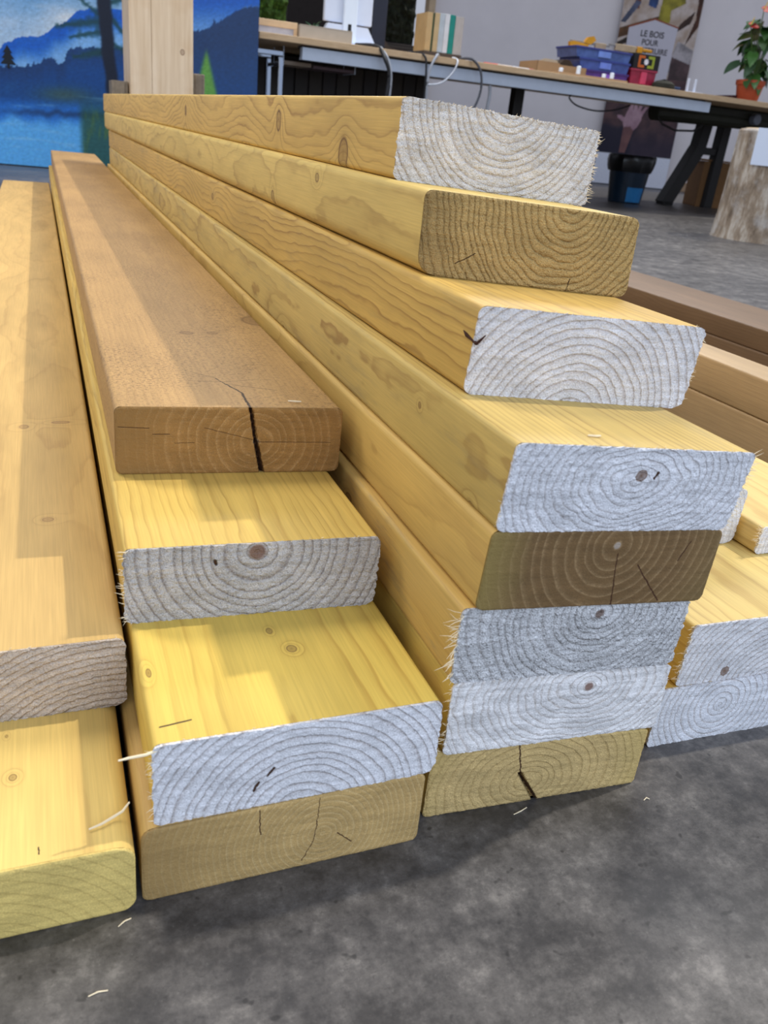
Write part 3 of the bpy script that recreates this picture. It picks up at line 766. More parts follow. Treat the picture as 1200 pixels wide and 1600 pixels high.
def mural_paint(s, z):
    # painting units: a runs 0..400 left to right, b runs 0 (high) .. 257 (bottom)
    a = (s + 0.16) * 400 / 1.262
    b = 257 - z * 1.0 * 257 / (0.75 + 0.13 * s)
    n = fbm(a / 40, b / 25)
    c = mixc((96, 160, 218), (178, 208, 238), sm(-40, 60, b) + 0.25 * n)
    c = mixc(c, (222, 234, 246), 0.75 * math.exp(-((a - 105) / 45.0) ** 2 - ((b - 34) / 26.0) ** 2) + 0.4 * sm(0.2, 1.0, fbm(a / 70 + 5, b / 14, 2)))
    # far mountains
    ridge = 62 - 10 * sm(10, 40, a) - 17 * sm(60, 95, a) + 8 * sm(-10, 5, a) * 0 + 10 * (1 - sm(0, 14, a)) - 22 * sm(90, 130, a) + 3 * nz(a / 9, 1)
    if b > ridge:
        c = mixc((20, 98, 205), (130, 186, 244), sm(ridge + 10, ridge + 48, b) + 0.15 * n)
    # middle forest
    fr = 97 - 14 * sm(50, 75, a) + 10 * sm(80, 92, a) - 26 * sm(92, 110, a) + 5 * nz(a / 5, 2) - 9 * max(0, 1 - abs(a - 52) / 3) - 7 * max(0, 1 - abs(a - 44) / 2)
    if b > fr:
        c = mixc((24, 64, 120), (18, 74, 144), sm(fr, fr + 40, b)); c = mixc(c, (36, 96, 156), 0.35 * sm(0, 1, n))
    # lake
    if b > 140 + 3 * nz(a / 20, 3):
        c = mixc(c, (42, 126, 226), 0.8 * sm(140, 165, b))
        lk = sm(170, 195, b + 16 * nz(a / 30, 5) + 0.05 * a)
        c = mixc(c, (96, 182, 252), lk)
        c = mixc(c, (150, 208, 250), 0.4 * sm(0.2, 0.9, fbm(a / 60, b / 8, 9)))
    # shore shadow streaks
    c = mixc(c, (24, 62, 110), 0.8 * math.exp(-((b - 168 + 6 * nz(a / 15, 4)) / 5.0) ** 2) * sm(140, 30, abs(a - 100)))
    c = mixc(c, (80, 100, 70), 0.6 * math.exp(-((a - 95) / 40.0) ** 2 - ((b - 138) / 12.0) ** 2))
    # right half of the picture: dark blue hillside
    if a > 150:
        hill = 42 - 20 * sm(300, 390, a) * 1.6 + 3 * nz(a / 3, 8) - 8 * max(0, 1 - abs(a - 330) / 3)
        f = sm(hill - 2, hill + 2, b) * sm(205, 225, a)
        c = mixc(c, mixc((26, 58, 104), (22, 68, 126), sm(40, 140, b) + 0.2 * n), f)
        if a > 210 and b < hill: c = mixc((24, 92, 190), (96, 150, 215), sm(0, 45, b))
    # green glaze near shore, right of the lake
    g = sm(112, 125, a) * sm(190, 160, a) * sm(128, 175, b)
    c = mixc(c, (36, 82, 74), 0.85 * g)
    c = mixc(c, (84, 118, 66), 0.7 * g * sm(0.0, 0.7, fbm(a / 9, b / 40, 6)))
    # big trunk with boughs
    tr_ = 161 + 0.06 * b + 3 * nz(b / 30, 11)
    wd = 10 - 0.012 * b
    f = sm(wd + 3, wd - 2, abs(a - tr_)) * sm(150, 125, b)
    for (x0, y0, x1, y1, ww) in ((155, 22, 120, -6, 4), (168, 22, 200, 60, 4), (150, 30, 90, 36, 7), (150, 45, 110, 52, 5), (152, 74, 112, 80, 6), (165, 5, 200, -4, 6), (160, 55, 205, 80, 5)):
        dx, dy = x1 - x0, y1 - y0
        t_ = max(0, min(1, ((a - x0) * dx + (b - y0) * dy) / (dx * dx + dy * dy)))
        d = math.hypot(a - x0 - t_ * dx, b - y0 - t_ * dy)
        k = sm(max(0.8, ww * (1.9 - 1.1 * t_) + 7 * nz(a / 7, b / 5, 4)), 0, d) * 0.9
        c = mixc(c, (22, 70, 78), k)
    c = mixc(c, (18, 30, 52), f)
    # light green fir at right
    w_ = (b - 62) * 0.27
    if b > 62: c = mixc(c, (104, 166, 62), 0.9 * sm(w_ + 3, w_ - 5, abs(a - 318)) * sm(62, 78, b))
    br = 1 + 0.10 * fbm(a / 6, b / 3, 21) + 0.06 * nz(a / 2, b / 1.2, 5)
    return tuple(q * br for q in c)

def painted_panel(name, parent, x0, x1, z0, z1, nx, nzz, fn, rough=0.45, y=0.0):
    vs = []; cols = []
    for j in range(nzz + 1):
        for i in range(nx + 1):
            s = lerp(x0, x1, i / nx); z = lerp(z0, z1, j / nzz)
            vs.append((s, y, z)); cols.append(lin(tuple(max(0, min(255, q)) for q in fn(s, z))))
    me = bpy.data.meshes.new(name)
    m1 = nx + 1
    me.from_pydata(vs, [], [(j * m1 + i, j * m1 + i + 1, (j + 1) * m1 + i + 1, (j + 1) * m1 + i) for j in range(nzz) for i in range(nx)])
    at = me.color_attributes.new('paint', 'FLOAT_COLOR', 'POINT')
    flat = []
    for q in cols: flat += [q[0], q[1], q[2], 1.0]
    at.data.foreach_set('color', flat)
    t = NT(name + '_paint')
    a_ = t.n('ShaderNodeAttribute', attribute_name='paint')
    nzv = t.noise(t.n('ShaderNodeTexCoord').outputs['Object'], 60, 4, 0.6)
    t.color(t.vmath('SCALE', a_.outputs['Color'], scale=t.mapr(nzv, 0.3, 0.7, 0.93, 1.07)))
    me.materials.append(t.set(rough, 0, 0.3))
    o = bpy.data.objects.new(name, me); COL.objects.link(o); o.parent = parent
    return o

mu = empty('mural', (0, 5.06, 0), R(-6))
tag(mu, 'large painted panel of a blue lake, mountains and trees behind the stacks', 'mural')
mb = MB(); mb.box(-1.6, 1.108, 0.006, 0.03, 0.006, 2.4, 0.001); mb.build('backing_board', simple('mural_edge', (40, 60, 95), 0.6), mu)
mb = MB(); mb.box(-1.6, 1.108, -0.006, 0.03, 0, 0.006); mb.build('bottom_rail', simple('mural_rail', (20, 26, 34), 0.6), mu)
painted_panel('painting', mu, -0.45, 1.108, 0.006, 1.05, 260, 180, mural_paint)
painted_panel('painting', mu, -1.6, -0.45, 0.006, 1.05, 60, 60, mural_paint)
mb = MB()
tx, tz0 = -0.112, 0.448
fir = [(-0.006, 0), (0.006, 0), (0.006, 0.017), (0.036, 0.017), (0.014, 0.040), (0.028, 0.040), (0.010, 0.064), (0.020, 0.064), (0.0, 0.094), (-0.020, 0.064), (-0.010, 0.064), (-0.028, 0.040), (-0.014, 0.040), (-0.036, 0.017), (-0.006, 0.017)]
mb.prism([(tx + x * 1.0, tz0 + z * 1.08) for x, z in fir], -0.005, -0.0005)
mb.build('fir_cutout', simple('black_fir', (10, 24, 38), 0.6), mu)

# ------------------------------------------------------------------ work table
TR = math.atan2(0.099, 3.523)
TF = frame((1.1, 4.97, 0), TR)
def T(s, d, z): return TF @ Vector((s, d, z))
def tempty(name, s, d, z, rz=0.0): return empty(name, T(s, d, z), TR + rz)

ply = NT('worktop_board')
co = ply.n('ShaderNodeTexCoord').outputs['Object']
g = ply.noise(ply.vmath('MULTIPLY', co, (0.15, 1, 3)), 60, 4, 0.7)
ply.color(ply.mix(ply.mapr(g, 0.3, 0.7, 0, 1), lin((168, 140, 106)), lin((206, 180, 146))))
ply_m = ply.set(0.55, 0, 0.3)
alu = simple('aluminium_rail', (196, 208, 226), 0.4, metal=0.25, var=0.04)
blk = simple('black_steel', (30, 28, 28), 0.5, var=0.15)
tb = tempty('work_table', 0, 0, 0)
tag(tb, 'long work table with chipboard top, silver rail and black legs along the back', 'table')
mb = MB(); mb.box(0.012, 5.2, 0, 1.45, 0.718, 0.75, 0.002); mb.build('tabletop', ply_m, tb)
mb = MB()
mb.prism([(0, 0), (0.055, 0), (0.055, 0.012), (0.045, 0.014), (0.045, 0.060), (0.0, 0.060)], 0.264, 3.088, Matrix(((0, 1, 0, 0), (1, 0, 0, 0.05), (0, 0, 1, 0.648), (0, 0, 0, 1))))
mb.build('apron_rail', alu, tb)
mb = MB(); mb.box(0.27, 3.08, 0.10, 0.16, 0.705, 0.718); mb.build('rail_clip', blk, tb)
# motor beam and a-frame legs
mb = MB()
M2 = Matrix.Translation((0, 0, 0))
mb.tube([(2.95, 0.45, 0.640), (3.4, 0.45, 0.648), (4.6, 0.45, 0.66)], 0.062, 14)
mb.box(2.98, 4.7, 0.38, 0.52, 0.66, 0.716, 0.01)
mb.build('motor_beam', simple('dark_green_steel', (34, 36, 26), 0.5, var=0.2), tb)
mb = MB(); mb.lathe([(0.03, 0.0), (0.036, 0.005), (0.036, 0.05), (0.03, 0.055)], 16)
cp = mb.build('end_knob', simple('grey_knob', (110, 116, 130), 0.4), tb); cp.location = (3.78, 0.375, 0.66); cp.rotation_euler = (R(90), 0, 0)
def bar(mb, a, b_, w1, w2=None):
    """flat bar between two points of the local xz plane, at depth y"""
    (x0, y0, z0), (x1, y1, z1) = a, b_
    d = Vector((x1 - x0, y1 - y0, z1 - z0)); L = d.length; d.normalize()
    M = Matrix.Translation(a) @ d.to_track_quat('Z', 'Y').to_matrix().to_4x4()
    mb.box(-w1 / 2, w1 / 2, -(w2 or w1) / 2, (w2 or w1) / 2, 0, L, 0.004, M)
mb = MB()
yl = 1.05
bar(mb, (3.95, yl, 0.70), (3.92, yl, 0.42), 0.095)
bar(mb, (3.92, yl, 0.44), (3.69, yl, 0.0), 0.10)
mb.box(3.66, 3.76, yl - 0.05, yl + 0.05, 0, 0.03, 0.005)
mb.build('leg', blk, tb)
mb = MB()
bar(mb, (4.15, yl, 0.70), (4.13, yl, 0.0), 0.085)
mb.build('leg', blk, tb)
mb = MB(); mb.box(3.93, 4.12, yl - 0.03, yl + 0.03, 0.40, 0.455, 0.004); mb.build('cross_bar', blk, tb); mb = MB(); mb.box(3.90, 4.20, yl - 0.04, yl + 0.04, 0.62, 0.70, 0.004)
mb.build('cross_bar', blk, tb)
mb = MB(); mb.box(1.86, 1.93, 0.5, 0.57, 0, 0.718, 0.004); mb.box(1.82, 1.97, 0.47, 0.60, 0.69, 0.716, 0.004); mb.build('leg', blk, tb)
mb = MB(); mb.tube([(2.96, 0.40, 0.60), (3.00, 0.39, 0.56), (3.12, 0.39, 0.53), (3.28, 0.39, 0.54), (3.36, 0.40, 0.585)], 0.007, 8); mb.build('cable', blk, tb)

def cable(label, pts, rad, mat):
    mb = MB()
    P = [Vector(p) for p in pts]
    out = []
    for i in range(len(P) - 1):      # catmull-rom
        p0, p1, p2, p3 = P[max(i - 1, 0)], P[i], P[i + 1], P[min(i + 2, len(P) - 1)]
        for k in range(6):
            t = k / 6
            out.append(0.5 * ((2 * p1) + (p2 - p0) * t + (2 * p0 - 5 * p1 + 4 * p2 - p3) * t * t + (3 * p1 - p0 - 3 * p2 + p3) * t ** 3))
    out.append(P[-1])
    mb.tube([T(*p) for p in out], rad, 8)
    return tag(mb.build('cable', mat, None, True), label, 'cable', 'cables hanging off the work table')
blk_c = simple('black_cable', (28, 28, 32), 0.5); gry_c = simple('grey_cable', (150, 155, 165), 0.5)
cable('dark cable falling from the silver device over the table edge', [(0.58, 0.10, 0.757), (0.68, 0.02, 0.757), (0.71, -0.03, 0.70), (0.74, -0.04, 0.62), (0.73, -0.04, 0.45), (0.74, -0.03, 0.2), (0.76, -0.02, 0.01)], 0.010, blk_c)
cable('grey cable beside the dark one below the silver device', [(0.70, 0.02, 0.757), (0.735, -0.02, 0.70), (0.755, -0.04, 0.6), (0.745, -0.04, 0.4), (0.73, -0.03, 0.2), (0.70, -0.02, 0.01)], 0.006, gry_c)
cable('grey cable at the left of the wood sample block', [(1.07, 0.05, 0.757), (1.03, -0.01, 0.75), (0.985, -0.03, 0.66), (0.985, -0.03, 0.5), (1.0, -0.03, 0.3), (1.02, -0.02, 0.01)], 0.007, gry_c)
cable('black cable left of the grey one near the wood sample block', [(0.90, 0.10, 0.757), (0.95, 0.0, 0.75), (0.97, -0.02, 0.68), (0.975, -0.02, 0.45), (0.97, -0.02, 0.2), (0.95, -0.02, 0.01)], 0.006, blk_c)
cable('thin white cable looping from the wood sample block under the rail', [(1.16, 0.05, 0.757), (1.165, -0.01, 0.74), (1.14, -0.02, 0.68), (1.08, -0.01, 0.62), (1.0, 0.0, 0.60)], 0.005, simple('white_cable', (200, 205, 215), 0.5))
cable('dark cable arching off the table right of the wood sample block', [(1.21, 0.06, 0.757), (1.26, -0.01, 0.757), (1.31, -0.03, 0.70), (1.325, -0.03, 0.6), (1.29, -0.03, 0.5), (1.22, -0.02, 0.42), (1.2, -0.01, 0.2), (1.2, -0.01, 0.01)], 0.007, simple('grey_dark_cable', (70, 72, 80), 0.5))
cable('grey cable with black clip hanging from the middle of the rail', [(1.43, 0.06, 0.64), (1.43, 0.05, 0.58), (1.42, 0.05, 0.45), (1.42, 0.05, 0.2), (1.42, 0.05, 0.01)], 0.010, gry_c)
cable('thin dark cable drooping from the rail before the poster', [(2.02, 0.08, 0.655), (2.02, 0.10, 0.63), (2.10, 0.12, 0.595), (2.26, 0.14, 0.58), (2.42, 0.16, 0.60), (2.56, 0.2, 0.64)], 0.005, blk_c)

# things on the table ------------------------------------------------------
pale = simple('pale_planed_wood', (214, 184, 146), 0.55, var=0.08)
o = tempty('shallow_wooden_tray', 0, 0.10, 0.7502)
tag(o, 'shallow pale wooden tray at the left end of the work table', 'tray')
mb = MB(); mb.box(-0.35, 0.245, 0, 0.02, 0.038, 0.070, 0.002); mb.build('rim', pale, o)
mb = MB(); mb.box(-0.35, 0.225, 0.004, 0.018, 0, 0.038, 0.001); mb.build('front_panel', simple('white_panel', (178, 178, 188), 0.5), o)
mb = MB(); mb.box(0.225, 0.245, 0, 0.22, 0, 0.038, 0.001); mb.build('end_block', pale, o)
mb = MB(); mb.box(-0.35, 0.225, 0.02, 0.22, 0, 0.012, 0.001); mb.build('base', pale, o)
o = tempty('cardboard_sheet_box', 0.245, 0.06, 0.7502)
tag(o, 'flat greyish cardboard box in front of the silver device', 'box')
crd = simple('grey_cardboard', (176, 166, 152), 0.8, var=0.06)
mb = MB(); mb.box(0, 0.30, 0, 0.03, 0, 0.062, 0.002); mb.build('carton', crd, o)
mb = MB(); mb.box(0.002, 0.298, -0.001, 0.031, 0.0622, 0.065, 0.001); mb.build('lid_flap', crd, o)

wht = simple('white_plastic', (212, 220, 236), 0.35, var=0.02)
dv = tempty('display_stand', 0.43, 0.22, 0.7502)
tag(dv, 'white display back with trapezoid foot on the work table', 'display')
mb = MB(); mb.box(0.0, 0.285, 0.0, 0.03, 0.115, 0.62, 0.006); mb.build('back_panel', wht, dv)
mb = MB(); mb.box(0.105, 0.185, -0.03, 0.0, 0.02, 0.62, 0.006); mb.build('spine', simple('white_gloss', (226, 236, 248), 0.25, var=0.01), dv)
mb = MB(); mb.box(0.132, 0.152, -0.033, -0.029, 0.07, 0.11, 0.001); mb.build('cable_slot', blk, dv)
mb = MB(); mb.prism([(-0.03, 0.012), (0.315, 0.012), (0.255, 0.105), (0.02, 0.105)], -0.02, 0.03); mb.box(-0.035, 0.32, -0.09, 0.06, 0, 0.012, 0.003); mb.build('foot', wht, dv)
o = tempty('dark_monitor', 0.755, 0.32, 0.7502)
tag(o, 'dark blue monitor edge beside the white display', 'monitor')
mb = MB(); mb.box(0, 0.09, 0.0, 0.05, 0.02, 0.55, 0.008); mb.build('screen_shell', simple('dark_navy_plastic', (34, 38, 52), 0.45), o)
mb = MB(); mb.box(0.0, 0.09, -0.05, 0.12, 0, 0.02, 0.003); mb.build('foot', simple('dark_foot', (28, 30, 40), 0.45), o)
# green leaf sprig behind the display
o = tempty('green_leaf_sprig', 0.385, 0.30, 0.7502)
tag(o, 'small green leaf sprig at the left foot of the white display', 'plant')
mb = MB(); mb.tube([(0, 0, 0), (0, 0, 0.06), (0.015, 0, 0.10)], 0.004, 6); mb.build('stem', simple('leaf_stem', (40, 80, 44), 0.6), o)
def leaf_mesh(L, Wd, droop=0.3, heart=0.2, nseg=7):
    """leaf lying along +x with a folded midrib and a curved blade"""
    mb = MB(); vs = []; fs = []
    for i in range(nseg + 1):
        t = i / nseg
        w = Wd * (math.sin(math.pi * min(1, t * 0.9 + 0.1)) ** 0.8) * (1 - 0.35 * t) if t < 1 else 0
        z = -droop * L * t * t
        x = L * t
        vs += [(x - heart * L * (1 - t) ** 3, -w, z + 0.18 * w), (x, 0, z), (x - heart * L * (1 - t) ** 3, w, z + 0.18 * w)]
    b = len(vs)
    vs += [(x, y, z - 0.0015) for x, y, z in vs]
    for i in range(nseg):
        for k in (0, 1):
            a = i * 3 + k
            fs.append((a, a + 3, a + 4, a + 1)); fs.append((b + a, b + a + 1, b + a + 4, b + a + 3))
        a = i * 3
        fs.append((a, b + a, b + a + 3, a + 3)); fs.append((a + 2, a + 5, b + a + 5, b + a + 2))
    mb.add(vs, fs); return mb
def place_leaf(parent, name, mat, L, Wd, pos, az, el, droop=0.3, heart=0.2, roll=0):
    o = leaf_mesh(L, Wd, droop, heart).build(name, mat, parent, True)
    o.location = pos
    o.matrix_local = Matrix.Translation(pos) @ Matrix.Rotation(az, 4, 'Z') @ Matrix.Rotation(-el, 4, 'Y') @ Matrix.Rotation(roll, 4, 'X')
    return o
lf = simple('dark_green_leaf', (36, 92, 52), 0.4, var=0.2)
for az, el in ((-0.3, 1.1), (0.6, 0.8), (2.4, 0.9)): place_leaf(o, 'leaf', lf, 0.06, 0.016, (0.01, 0, 0.07), az, el)

# block of wood and panel samples
o = tempty('sample_block', 1.0, 0.10, 0.7502)
tag(o, 'upright row of panel samples, tan, white and teal, on the work table', 'samples')
for x0, x1, y0, h, cc in ((0.0, 0.034, 0.0, 0.222, (190, 158, 110)), (0.035, 0.047, 0.003, 0.222, (52, 70, 44)), (0.048, 0.078, 0.0, 0.224, (186, 160, 118)), (0.079, 0.112, 0.002, 0.225, (176, 184, 190)),
                          (0.113, 0.142, 0.0, 0.226, (206, 206, 208)), (0.143, 0.178, 0.001, 0.226, (24, 128, 116)), (0.179, 0.232, 0.0, 0.222, (172, 164, 158))):
    mb = MB(); mb.box(x0, x1, y0, 0.16, 0.028, 0.028 + h - 0.03, 0.001); mb.build('sample_panel', simple('sample_%d' % int(x0 * 1000), cc, 0.55, var=0.1), o)
mb = MB(); mb.box(-0.004, 0.236, -0.012, 0.17, 0, 0.026, 0.002); mb.build('holder_base', simple('dark_holder', (70, 58, 48), 0.6), o)

# pens, markers
o = tempty('red_marker', 1.42, 0.16, 0.759, 0.02)
tag(o, 'red ended marker lying on the work table right of the panel samples', 'marker')
mb = MB(); mb.tube([(0.09, 0, 0), (0.22, 0, 0)], 0.0085, 10); mb.build('barrel', simple('clear_barrel', (190, 176, 166), 0.4), o)
mb = MB(); mb.tube([(0, 0, 0), (0.01, 0, 0), (0.095, 0, 0)], 0.0088, 10, 0, [0.7, 1, 1]); mb.build('cap', simple('red_cap', (176, 58, 44), 0.4), o)
o = tempty('clear_marker', 1.60, 0.13, 0.757, 0.0)
tag(o, 'clear marker with red tip lying beside the red one', 'marker')
mb = MB(); mb.tube([(0, 0, 0), (0.12, 0, 0)], 0.007, 10); mb.build('barrel', simple('clear_barrel2', (196, 196, 200), 0.4), o)
mb = MB(); mb.tube([(0.118, 0, 0), (0.148, 0, 0)], 0.0075, 10); mb.build('cap', simple('red_cap2', (150, 44, 48), 0.4), o)

kr = simple('kraft_cardboard', (158, 128, 94), 0.8, var=0.06)
o = tempty('kraft_box', 1.79, 0.16, 0.7502)
tag(o, 'open kraft cardboard box left of the blue storage boxes', 'box')
mb = MB()
mb.box(0, 0.16, 0, 0.004, 0, 0.068); mb.box(0.16, 0.36, 0.0, 0.004, 0, 0.060); mb.box(0, 0.004, 0, 0.22, 0, 0.068); mb.box(0.356, 0.36, 0, 0.22, 0, 0.06); mb.box(0, 0.36, 0.216, 0.22, 0, 0.066); mb.box(0, 0.36, 0, 0.22, 0, 0.004)
mb.build('carton', kr, o)
mb = MB(); mb.prism([(0.03, 0.068), (0.18, 0.066), (0.17, 0.086), (0.08, 0.088)], 0.05, 0.054); mb.build('flap', simple('pale_flap', (196, 176, 148), 0.8), o)
mb = MB(); mb.prism([(0.16, 0.060), (0.28, 0.060), (0.24, 0.094), (0.20, 0.094)], 0.02, 0.16); mb.build('dark_wrap', simple('dark_wrap', (56, 42, 28), 0.7), o)

o = tempty('thin_board', 1.86, 0.03, 0.7502)
tag(o, 'thin board with small white pegs at the table edge before the storage boxes', 'board')
mb = MB(); mb.box(0, 0.52, 0, 0.10, 0, 0.012, 0.001); mb.build('panel', simple('thin_ply', (172, 140, 104), 0.6), o)
for x, h in ((0.035, 0.022), (0.16, 0.045), (0.35, 0.022), (0.41, 0.034)):
    mb = MB(); mb.lathe([(0.011, 0.012), (0.013, 0.015), (0.013, 0.010 + h), (0.009, 0.013 + h)], 12, x, 0.02); mb.build('peg', simple('white_peg', (232, 240, 250), 0.3, var=0.01), o)

def bin_box(label, s, d, z, wx, wy, h, rgb, rgb2, cat='storage box', rz=0.0, grp='stacked translucent storage boxes'):
    o = tempty('storage_box', s, d, z, rz)
    tag(o, label, cat, grp)
    m = simple('bin_' + label[:12].replace(' ', '_'), rgb, 0.25, var=0.25, scale=22)
    mb = MB()
    vs = []
    t_ = 0.03 * wx
    mb.prism([(t_, 0), (wx - t_, 0), (wx, h - 0.012), (0, h - 0.012)], 0.006, wy - 0.006); mb.build('tub', m, o)
    mb = MB(); mb.box(-0.006, wx + 0.006, 0, wy, h - 0.012, h, 0.002); mb.build('rim', simple('rim_' + label[:12].replace(' ', '_'), rgb2, 0.3), o)
    mb = MB(); mb.box(wx * 0.40, wx * 0.62, -0.003, 0.006, h * 0.2, h - 0.014, 0.001); mb.build('latch_panel', simple('latch_' + label[:12].replace(' ', '_'), tuple(min(255, int(q * 1.25 + 25)) for q in rgb), 0.3), o)
bin_box('purple storage box, lowest of the three stacked beside the kraft box', 2.17, 0.20, 0.7503, 0.33, 0.24, 0.062, (84, 52, 132), (66, 44, 116))
bin_box('blue storage box in the middle of the three stacked ones', 2.12, 0.20, 0.8126, 0.38, 0.24, 0.062, (66, 84, 150), (52, 66, 136))
bin_box('blue storage box with small parts, topmost of the three stacked ones', 2.08, 0.20, 0.8749, 0.42, 0.24, 0.060, (70, 92, 150), (52, 62, 128))
bin_box('dark red translucent box right of the stacked blue boxes', 2.52, 0.20, 0.7503, 0.20, 0.22, 0.105, (142, 36, 62), (150, 44, 70), grp='red box on the table')
o = tempty('black_game_box', 2.545, 0.23, 0.8555)
tag(o, 'black box with orange and green bracket emblem standing on the dark red box', 'box')
mb = MB(); mb.box(0, 0.205, 0, 0.14, 0, 0.092, 0.003); mb.build('carton', simple('black_card', (26, 24, 26), 0.5), o)
def flat(mb, x0, x1, z0, z1, y=-0.0012): mb.box(x0, x1, y, 0.001, z0, z1)
mb = MB(); flat(mb, 0.035, 0.052, 0.012, 0.082); flat(mb, 0.052, 0.085, 0.066, 0.082); flat(mb, 0.052, 0.085, 0.012, 0.028); mb.build('orange_bracket', simple('orange_print', (190, 96, 34), 0.5), o)
mb = MB(); flat(mb, 0.145, 0.162, 0.012, 0.082); flat(mb, 0.112, 0.145, 0.066, 0.082); flat(mb, 0.112, 0.145, 0.012, 0.028); mb.build('green_bracket', simple('green_print', (150, 165, 50), 0.5), o)
mb = MB(); mb.lathe([(0.017, -0.001), (0.017, 0.0015)], 16); q = mb.build('white_dot', simple('white_print', (225, 225, 230), 0.5), o); q.location = (0.098, 0, 0.047); q.rotation_euler = (R(90), 0, 0)

def clamp_tool(label, s, z, flip=1):
    o = tempty('quick_clamp', s, 0.30, z, 0.0)
    tag(o, label, 'clamp', 'orange clamps on the storage boxes')
    ym = simple('amber_plastic_' + str(flip), (214, 150, 30), 0.4); gm = simple('clamp_grey_' + str(flip), (140, 135, 130), 0.4)
    mb = MB(); mb.box(-0.02 if flip < 0 else 0.0, 0.30, -0.006, 0.006, 0.024, 0.036, 0.002); mb.build('bar', gm, o)
    mb = MB()
    if flip > 0:
        mb.prism([(0, 0), (0.13, 0.006), (0.135, 0.022), (0.02, 0.030), (-0.005, 0.024)], -0.014, 0.014); mb.prism([(0.10, 0.03), (0.15, 0.022), (0.185, 0.05), (0.165, 0.072), (0.125, 0.062)], -0.013, 0.013)
    else:
        mb.box(0.20, 0.24, -0.014, 0.014, 0.005, 0.042, 0.004); mb.box(0.245, 0.32, -0.010, 0.010, 0.016, 0.034, 0.004)
    mb.build('handle', ym, o)
    mb = MB(); mb.box(0.03 if flip < 0 else 0.19, 0.19 if flip < 0 else 0.27, -0.011, 0.011, 0.0, 0.040, 0.004); mb.build('jaw', simple('clamp_jaw_' + str(flip), (172, 150, 120), 0.5), o)
clamp_tool('amber clamp with raised jaw on the left of the stacked storage boxes', 2.085, 0.9352, 1)
clamp_tool('grey clamp with orange knob on the right over the black box', 2.40, 0.9480, -1)

o = tempty('dark_pouch', 2.745, 0.14, 0.7502); tag(o, 'dark rounded pouch right of the dark red box', 'pouch')
mb = MB(); mb.lathe([(0.055, 0), (0.07, 0.012), (0.068, 0.035), (0.045, 0.05), (0.012, 0.053)], 18, wob=lambda a, z: 1 + 0.15 * math.cos(2 * a)); mb.build('pouch_body', simple('dark_olive_cloth', (38, 38, 30), 0.8), o, True)
mb = MB(); mb.tube([(-0.04, 0, 0.046), (0, 0, 0.058), (0.04, 0, 0.046)], 0.006, 8); mb.build('strap', blk, o)
o = tempty('blue_case', 2.855, 0.20, 0.7502); tag(o, 'small dark blue case behind the phone holder', 'case')
mb = MB(); mb.box(0, 0.085, 0, 0.06, 0, 0.022, 0.005); mb.build('base_shell', simple('navy_case', (44, 60, 92), 0.4), o)
mb = MB(); mb.box(0, 0.085, 0, 0.06, 0.0225, 0.034, 0.005); mb.build('lid', simple('navy_lid', (52, 72, 108), 0.4), o)
o = tempty('phone_holder', 2.935, 0.12, 0.7502); tag(o, 'small white phone holder with two uprights near the poster', 'holder')
mb = MB(); mb.box(0, 0.13, 0, 0.08, 0, 0.012, 0.003); mb.build('base', wht, o)
for x in (0.005, 0.065):
    mb = MB(); mb.box(x, x + 0.013, 0.02, 0.034, 0.0122, 0.088, 0.002); mb.build('upright', wht, o)
o = tempty('dark_red_book', 3.175, 0.18, 0.7502); tag(o, 'dark red book lying left of the potted plant', 'book')
mb = MB(); mb.prism([(0, 0), (0.235, 0), (0.235, 0.034), (0.05, 0.014), (0, 0.010)], 0.0, 0.16); mb.build('cover', simple('maroon_cover', (58, 26, 32), 0.5), o)
mb = MB(); mb.box(0.02, 0.229, -0.001, 0.155, 0.004, 0.011); mb.build('pages', simple('page_block', (150, 130, 122), 0.7), o)

# anthurium
pl = tempty('potted_anthurium', 3.482, 0.16, 0.7502)
tag(pl, 'potted plant with red spathe flowers in a terracotta pot on the table end', 'potted plant')
mb = MB(); mb.lathe([(0.066, 0), (0.07, 0.004), (0.088, 0.098), (0.095, 0.10), (0.098, 0.128), (0.090, 0.130), (0.086, 0.110), (0.02, 0.108)], 32); mb.build('pot', simple('terracotta', (172, 76, 44), 0.6, var=0.1), pl, True)
mb = MB(); mb.lathe([(0.084, 0.108), (0.06, 0.116), (0.01, 0.118)], 20); mb.build('soil', simple('potting_soil', (46, 34, 26), 0.9), pl)
gl = [simple('anthurium_leaf_%d' % i, c, 0.35, var=0.2) for i, c in enumerate(((46, 82, 34), (60, 100, 44), (34, 64, 30)))]
stm = simple('anthurium_stem', (80, 105, 55), 0.5)
rng = random.Random(5)
leaves = [(-2.9, 0.34, 0.11, 0.06, 1.2), (-3.0, 0.27, 0.10, 0.04, 1.0), (2.9, 0.22, 0.10, -0.3, 0.9), (-2.6, 0.16, 0.11, -0.5, 1.0), (3.0, 0.10, 0.12, -0.4, 1.1), (-2.2, 0.30, 0.06, 0.3, 1.0)]
for i in range(44):
    a = rng.uniform(-math.pi, math.pi) if i > 8 else rng.uniform(-2.9, -0.4)
    leaves.append((a, rng.uniform(0.02, 0.36), rng.uniform(0.01, 0.08), rng.uniform(-0.9, 0.2), rng.uniform(0.8, 1.1)))
for (a, h, rd, el, sc_) in leaves:
    p = Vector((rd * math.cos(a), rd * math.sin(a), 0.13 + h))
    mb = MB(); mb.tube([(0.03 * math.cos(a), 0.03 * math.sin(a), 0.112), (0.5 * p.x, 0.5 * p.y, 0.12 + 0.6 * h), tuple(p)], 0.0032, 5)
    st = mb.build('leaf_stalk', stm, pl)
    place_leaf(st, 'leaf', rng.choice(gl), 0.115 * sc_, 0.042 * sc_, p, a + rng.uniform(-0.4, 0.4), el, rng.uniform(0.2, 0.5), 0.15, rng.uniform(-0.5, 0.5))
